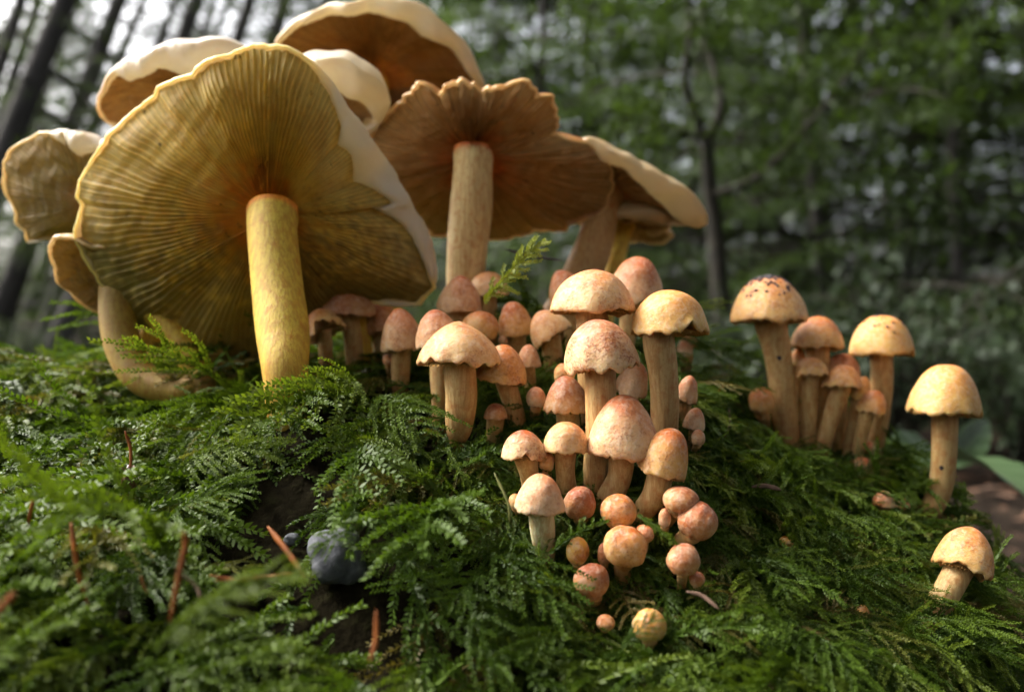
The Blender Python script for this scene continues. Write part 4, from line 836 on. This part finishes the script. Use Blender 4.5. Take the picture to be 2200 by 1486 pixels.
# ------------------------------------------------------------------ forest behind
def conifer_shapes(seed, height, z0, reach, nl, per, size, trunk_r, drop=.5, limb_r=.012):
    g = np.random.default_rng(seed); Cn, Dr, LV, LF = [], [], [], []
    for i in range(nl):
        f = (i + g.uniform(0, 1)) / nl; z = z0 + (height - z0) * f; a = g.uniform(0, 6.28)
        ln = reach * (1 - f * .85) * g.uniform(.6, 1.15) + .1; v = np.linspace(0, 1, 9)
        d = np.array([math.cos(a), math.sin(a), 0]); sd_ = np.array([-d[1], d[0], 0])
        path = np.array([0, 0, z]) + d[None] * (v * ln)[:, None] + np.array([0, 0, 1.])[None] * (ln * (.18 * v - drop * v ** 2))[:, None] + sd_[None] * (g.normal() * .12 * ln * v ** 2)[:, None]
        V, fq = tube(path, np.linspace(limb_r, limb_r * .2, 9) * (.5 + ln / reach), 5); LF += [tuple(np.array(x) + len(LV)) for x in fq]; LV += V.tolist()
        t = g.uniform(.12, 1, per) ** .8; base = np.stack([np.interp(t, v, path[:, c]) for c in range(3)], -1)
        side = g.choice([-1, 1], per) * g.uniform(0, .32, per) * ln * (1.1 - t)
        Cn.append(base + sd_[None] * side[:, None] + np.array([0, 0, -1.0])[None] * (np.abs(side) * .3 + g.uniform(0, .05, per) * ln)[:, None])
        Dr.append(d[None] * .8 + sd_[None] * np.sign(side)[:, None] * .6 + np.array([[0, 0, -.45]]))
    V, Fq = sprays(np.concatenate(Cn), np.concatenate(Dr), size, g)
    crown = mesh_from('crown', V, Fq, smooth=False)
    path = smooth_path([(0, 0, -.3), (g.normal() * .04, g.normal() * .04, height * .3), (g.normal() * .08, g.normal() * .08, height * .65), (0, 0, height)], 24)
    TV, tf = tube(path, np.linspace(1, .12, 24) * trunk_r * (1 + .35 * np.exp(-np.linspace(0, 1, 24) * 18)), 14, True, Noise(seed, 8), .08, 5)
    trunk = mesh_from('trunk', TV, tf); limbs = mesh_from('limbs', LV, LF)
    return trunk, limbs, crown
def put_tree(shapes, x, y, lean, rz, sc_, label, cat, group, name, leafmat):
    z = floor_z(np.array([[x, y, 0]]))[0]
    r = empty(name, (x, y, z)); r.scale = (sc_,) * 3; r.rotation_euler = Euler((0, R(lean), 0)); tag(r, label, cat, group)
    tr = obj('trunk', shapes[0], M['bark'], r); tr.rotation_euler.z = rz
    li = obj('limbs', shapes[1], M['limb'], r); li['kind'] = 'stuff'; li.rotation_euler.z = rz; cr = obj('crown', shapes[2], leafmat, r); cr.rotation_euler.z = rz
    return r
tall = [conifer_shapes(900 + i, 17, 2.6, 2.0, 52, 95, .10, .17, .45, .022) for i in range(3)]
understory = [conifer_shapes(950 + i, 4.6, .25, 1.5, 70, 400, .042, .030, .35, .009) for i in range(3)]
def X(px, d): return (px - 1100) / F * d
tl = [(30, 10.5, 21), (150, 13, 20), (300, 11, 23), (385, 16, 20), (455, 13, 19), (560, 20, 17), (680, 17, 14), (-60, 11, 22), (230, 21, 20), (90, 24, 20), (500, 27, 16), (780, 22, 10), (900, 15, 7), (1000, 24, 5), (1130, 19, 3), (1260, 13, 1), (1330, 22, 0), (1420, 16, 0), (1640, 20, -1), (1740, 12, -2), (1890, 17, -3), (2060, 14, -4), (2210, 18, -5), (2330, 11, -6), (610, 14, 16), (-250, 15, 22), (1560, 26, 0), (1980, 25, -3), (10, 19, 20), (120, 28, 19), (340, 30, 18), (420, 22, 18), (270, 15, 20), (640, 29, 14), (530, 17, 17), (-20, 30, 20)]
for i, (px, d, ln) in enumerate(tl):
    s_ = rnd.uniform(.7, 1.2); ln += rnd.uniform(-3.5, 3.5)
    lab = 'tall dark conifer trunk leaning inward against the bright sky' if px < 850 else 'tall straight conifer in the green depth of the forest'
    put_tree(tall[i % 3], X(px, d) - math.tan(R(ln)) * d * .28, d, ln, rnd.uniform(0, 6.28), s_, lab, 'tree', 'leaning conifers by the bright sky' if px < 850 else 'straight conifers in the forest', 'conifer_tree', M['conifer'])
us = [(970, 5.6), (1110, 6.2), (1250, 6.8), (1500, 6.2), (1700, 8.0), (1980, 8.5), (1330, 8.5), (1180, 4.6), (1320, 5.4), (1460, 4.2), (1660, 4.8), (1790, 3.6), (1930, 4.6), (2080, 3.4), (2240, 4.2), (1060, 7.0), (1590, 7.2), (1870, 7.5), (2200, 6.6), (1400, 9.5), (2380, 4.6), (940, 11), (90, 15), (400, 17), (610, 14), (60, 24), (330, 27), (-120, 20), (520, 28), (720, 22), (180, 17), (420, 20), (20, 13), (260, 30), (600, 24), (100, 30), (-40, 28)]
for i, (px, d) in enumerate(us):
    put_tree(understory[i % 3], X(px, d), d, rnd.uniform(-4, 4) + (6 if px < 700 else 0), rnd.uniform(0, 6.28), rnd.uniform(.85, 1.2) * (1 if px > 900 else 1.35), ('feathery hemlock half hidden between the leaning trunks on the bright sky side' if px < 900 else 'near young hemlock with drooping green branches around the forked tree' if d < 5.7 else 'farther hemlock filling the dim green forest beyond the forked tree'), 'tree', ('hemlocks between the leaning trunks' if px < 900 else 'hemlocks near the forked tree' if d < 5.7 else 'hemlocks beyond the forked tree'), 'young_hemlock', M['hemlock'])
# forked mossy tree
fb = P(1560, 900, 2.6); fb[2] = 0; root = empty('forked_tree', fb); tag(root, 'slender dark tree forking into two crooked limbs among the green', 'tree')
def limb(name, ptsd, r0, r1, par=root):
    p = smooth_path([P(x, y, d) for x, y, d in ptsd], 22) - np.array(fb); V, f = tube(p, np.linspace(r0, r1, 22), 10, True, Noise(len(ptsd) * 7 + int(ptsd[0][0]), 8), .12, 14)
    return obj(name, mesh_from(name, V, f), M['limb'], par)
trk = limb('trunk', [(1562, 915, 2.6), (1550, 700, 2.6), (1540, 520, 2.6), (1524, 400, 2.6), (1518, 300, 2.6)], .034, .024)
limb('branch', [(1518, 310, 2.6), (1490, 240, 2.58), (1472, 160, 2.55), (1484, 60, 2.55), (1470, -60, 2.55)], .018, .009, trk)
limb('branch', [(1520, 305, 2.6), (1548, 230, 2.62), (1535, 150, 2.66), (1508, 70, 2.7), (1520, -40, 2.7)], .017, .008, trk)
limb('branch', [(1548, 232, 2.62), (1620, 222, 2.6), (1700, 205, 2.55), (1760, 190, 2.5)], .008, .003, trk)
limb('branch', [(1516, 300, 2.6), (1460, 285, 2.55), (1400, 262, 2.5), (1330, 250, 2.45), (1240, 222, 2.4)], .010, .003, trk)
limb('branch', [(1530, 420, 2.6), (1640, 370, 2.4), (1745, 260, 2.25), (1850, 120, 2.15), (1880, 20, 2.1)], .013, .006, trk)
limb('branch', [(1760, 290, 2.3), (1880, 340, 2.25), (1990, 400, 2.2), (2100, 470, 2.2)], .007, .003, trk)
g = np.random.default_rng(404); n = 3200
cs = []
for pth in ([(1240, 222, 2.4), (1460, 285, 2.55)], [(1484, 60, 2.55), (1700, 60, 2.4)], [(1560, 222, 2.6), (1760, 190, 2.5)], [(1640, 370, 2.4), (1880, 40, 2.1)], [(1760, 290, 2.3), (2100, 470, 2.2)], [(1200, 60, 2.5), (1480, 20, 2.5)], [(1850, 60, 2.1), (2150, 200, 2.2)]):
    t = g.uniform(0, 1, n // 7)[:, None]; a, b = P(*pth[0]), P(*pth[1]); cs.append(a + (b - a) * t + g.normal(size=(n // 7, 3)) * np.array([.07, .12, .06]))
cs = np.concatenate(cs) - np.array(fb)
V, Fq = sprays(cs, np.tile([.3, -.3, -.35], (len(cs), 1)) + g.normal(size=(len(cs), 3)) * .5, .038, g, ratio=.38)
obj('crown', mesh_from('crown', V, Fq, smooth=False), M['hemlock'], root)
# shrubs with oval leaves
def shrub_shapes(seed, h, rad, nst, per, size):
    g = np.random.default_rng(seed); C_, D_, LV, LF = [], [], [], []
    for i in range(nst):
        a = g.uniform(0, 6.28); r = rad * g.uniform(.3, 1); hh = h * g.uniform(.5, 1.1)
        path = smooth_path([(0, 0, 0), (math.cos(a) * r * .4, math.sin(a) * r * .4, hh * .6), (math.cos(a) * r, math.sin(a) * r, hh * g.uniform(.6, 1))], 10)
        V, f = tube(path, np.linspace(.006, .0015, 10), 5); LF += [tuple(np.array(x) + len(LV)) for x in f]; LV += V.tolist()
        t = g.uniform(.15, 1, per); p = np.stack([np.interp(t, np.linspace(0, 1, 10), path[:, c]) for c in range(3)], -1)
        C_.append(p + g.normal(size=p.shape) * .03); D_.append(g.normal(size=p.shape) + np.array([0, 0, -.5]))
    cs, ds = np.concatenate(C_), np.concatenate(D_); n = len(cs); T = ds / np.linalg.norm(ds, axis=1)[:, None]; S = np.cross(T, g.normal(size=(n, 3)) * .4 + np.array([0, 0, 1])); S /= np.linalg.norm(S, axis=1)[:, None]; U = np.cross(S, T)
    sz = size * g.uniform(.6, 1.3, n)[:, None]; prof = [(0, 0), (.3, .26), (.62, .25), (1, 0), (.62, -.25), (.3, -.26)]
    V = np.stack([cs + T * sz * a + S * sz * b - U * sz * .12 * a * a for a, b in prof], 1).reshape(-1, 3)
    return mesh_from('stems', LV, LF), mesh_from('foliage', V, np.arange(6 * n).reshape(n, 6), smooth=False)
shr = [shrub_shapes(600 + i, .75, .55, 26, 44, .038) for i in range(3)]
ss_ = [(1560, 2.2), (1680, 1.9), (1800, 2.4), (1930, 1.7), (2060, 2.2), (2190, 1.8), (1450, 2.9), (1740, 3.1), (1980, 3.0), (2150, 3.0), (2330, 2.2), (1330, 3.6), (1180, 4.2), (60, 9), (200, 11), (-80, 8), (380, 12), (900, 7)]
for i, (px, d) in enumerate(ss_):
    x, y = X(px, d), d; r = empty('leafy_shrub', (x, y, floor_z(np.array([[x, y, 0]]))[0])); s_ = rnd.uniform(.45, .75); r.scale = (s_, s_, s_)
    tag(r, 'dark leafy shrub in the shade of the forest floor', 'shrub', 'leafy shrubs of the forest floor')
    rz = rnd.uniform(0, 6.28); o = obj('stems', shr[i % 3][0], M['limb'], r); o.rotation_euler.z = rz; o = obj('foliage', shr[i % 3][1], M['shrub'], r); o.rotation_euler.z = rz

# conifers added out of view behind and beside the viewer, to block sky light
shade_trees = [conifer_shapes(980 + i, 15, 2.4, 2.9, 60, 95, .24, .19, .35, .022) for i in range(2)]
for i, (az, d) in enumerate([(70, 3.2), (95, 4.4), (120, 3.0), (145, 4.2), (225, 4.6), (200, 4.4), (160, 3.4), (135, 6.5), (170, 8.0), (215, 8.0), (85, 7.0), (60, 5.6), (110, 2.0)]):
    put_tree(shade_trees[i % 2], math.sin(R(az)) * d, math.cos(R(az)) * d, 0, i * 1.3, rnd.uniform(.95, 1.2), 'tall dense conifer added out of view to shade the bank', 'tree', 'conifers added out of view for shade', 'conifer_tree', M['conifer'])
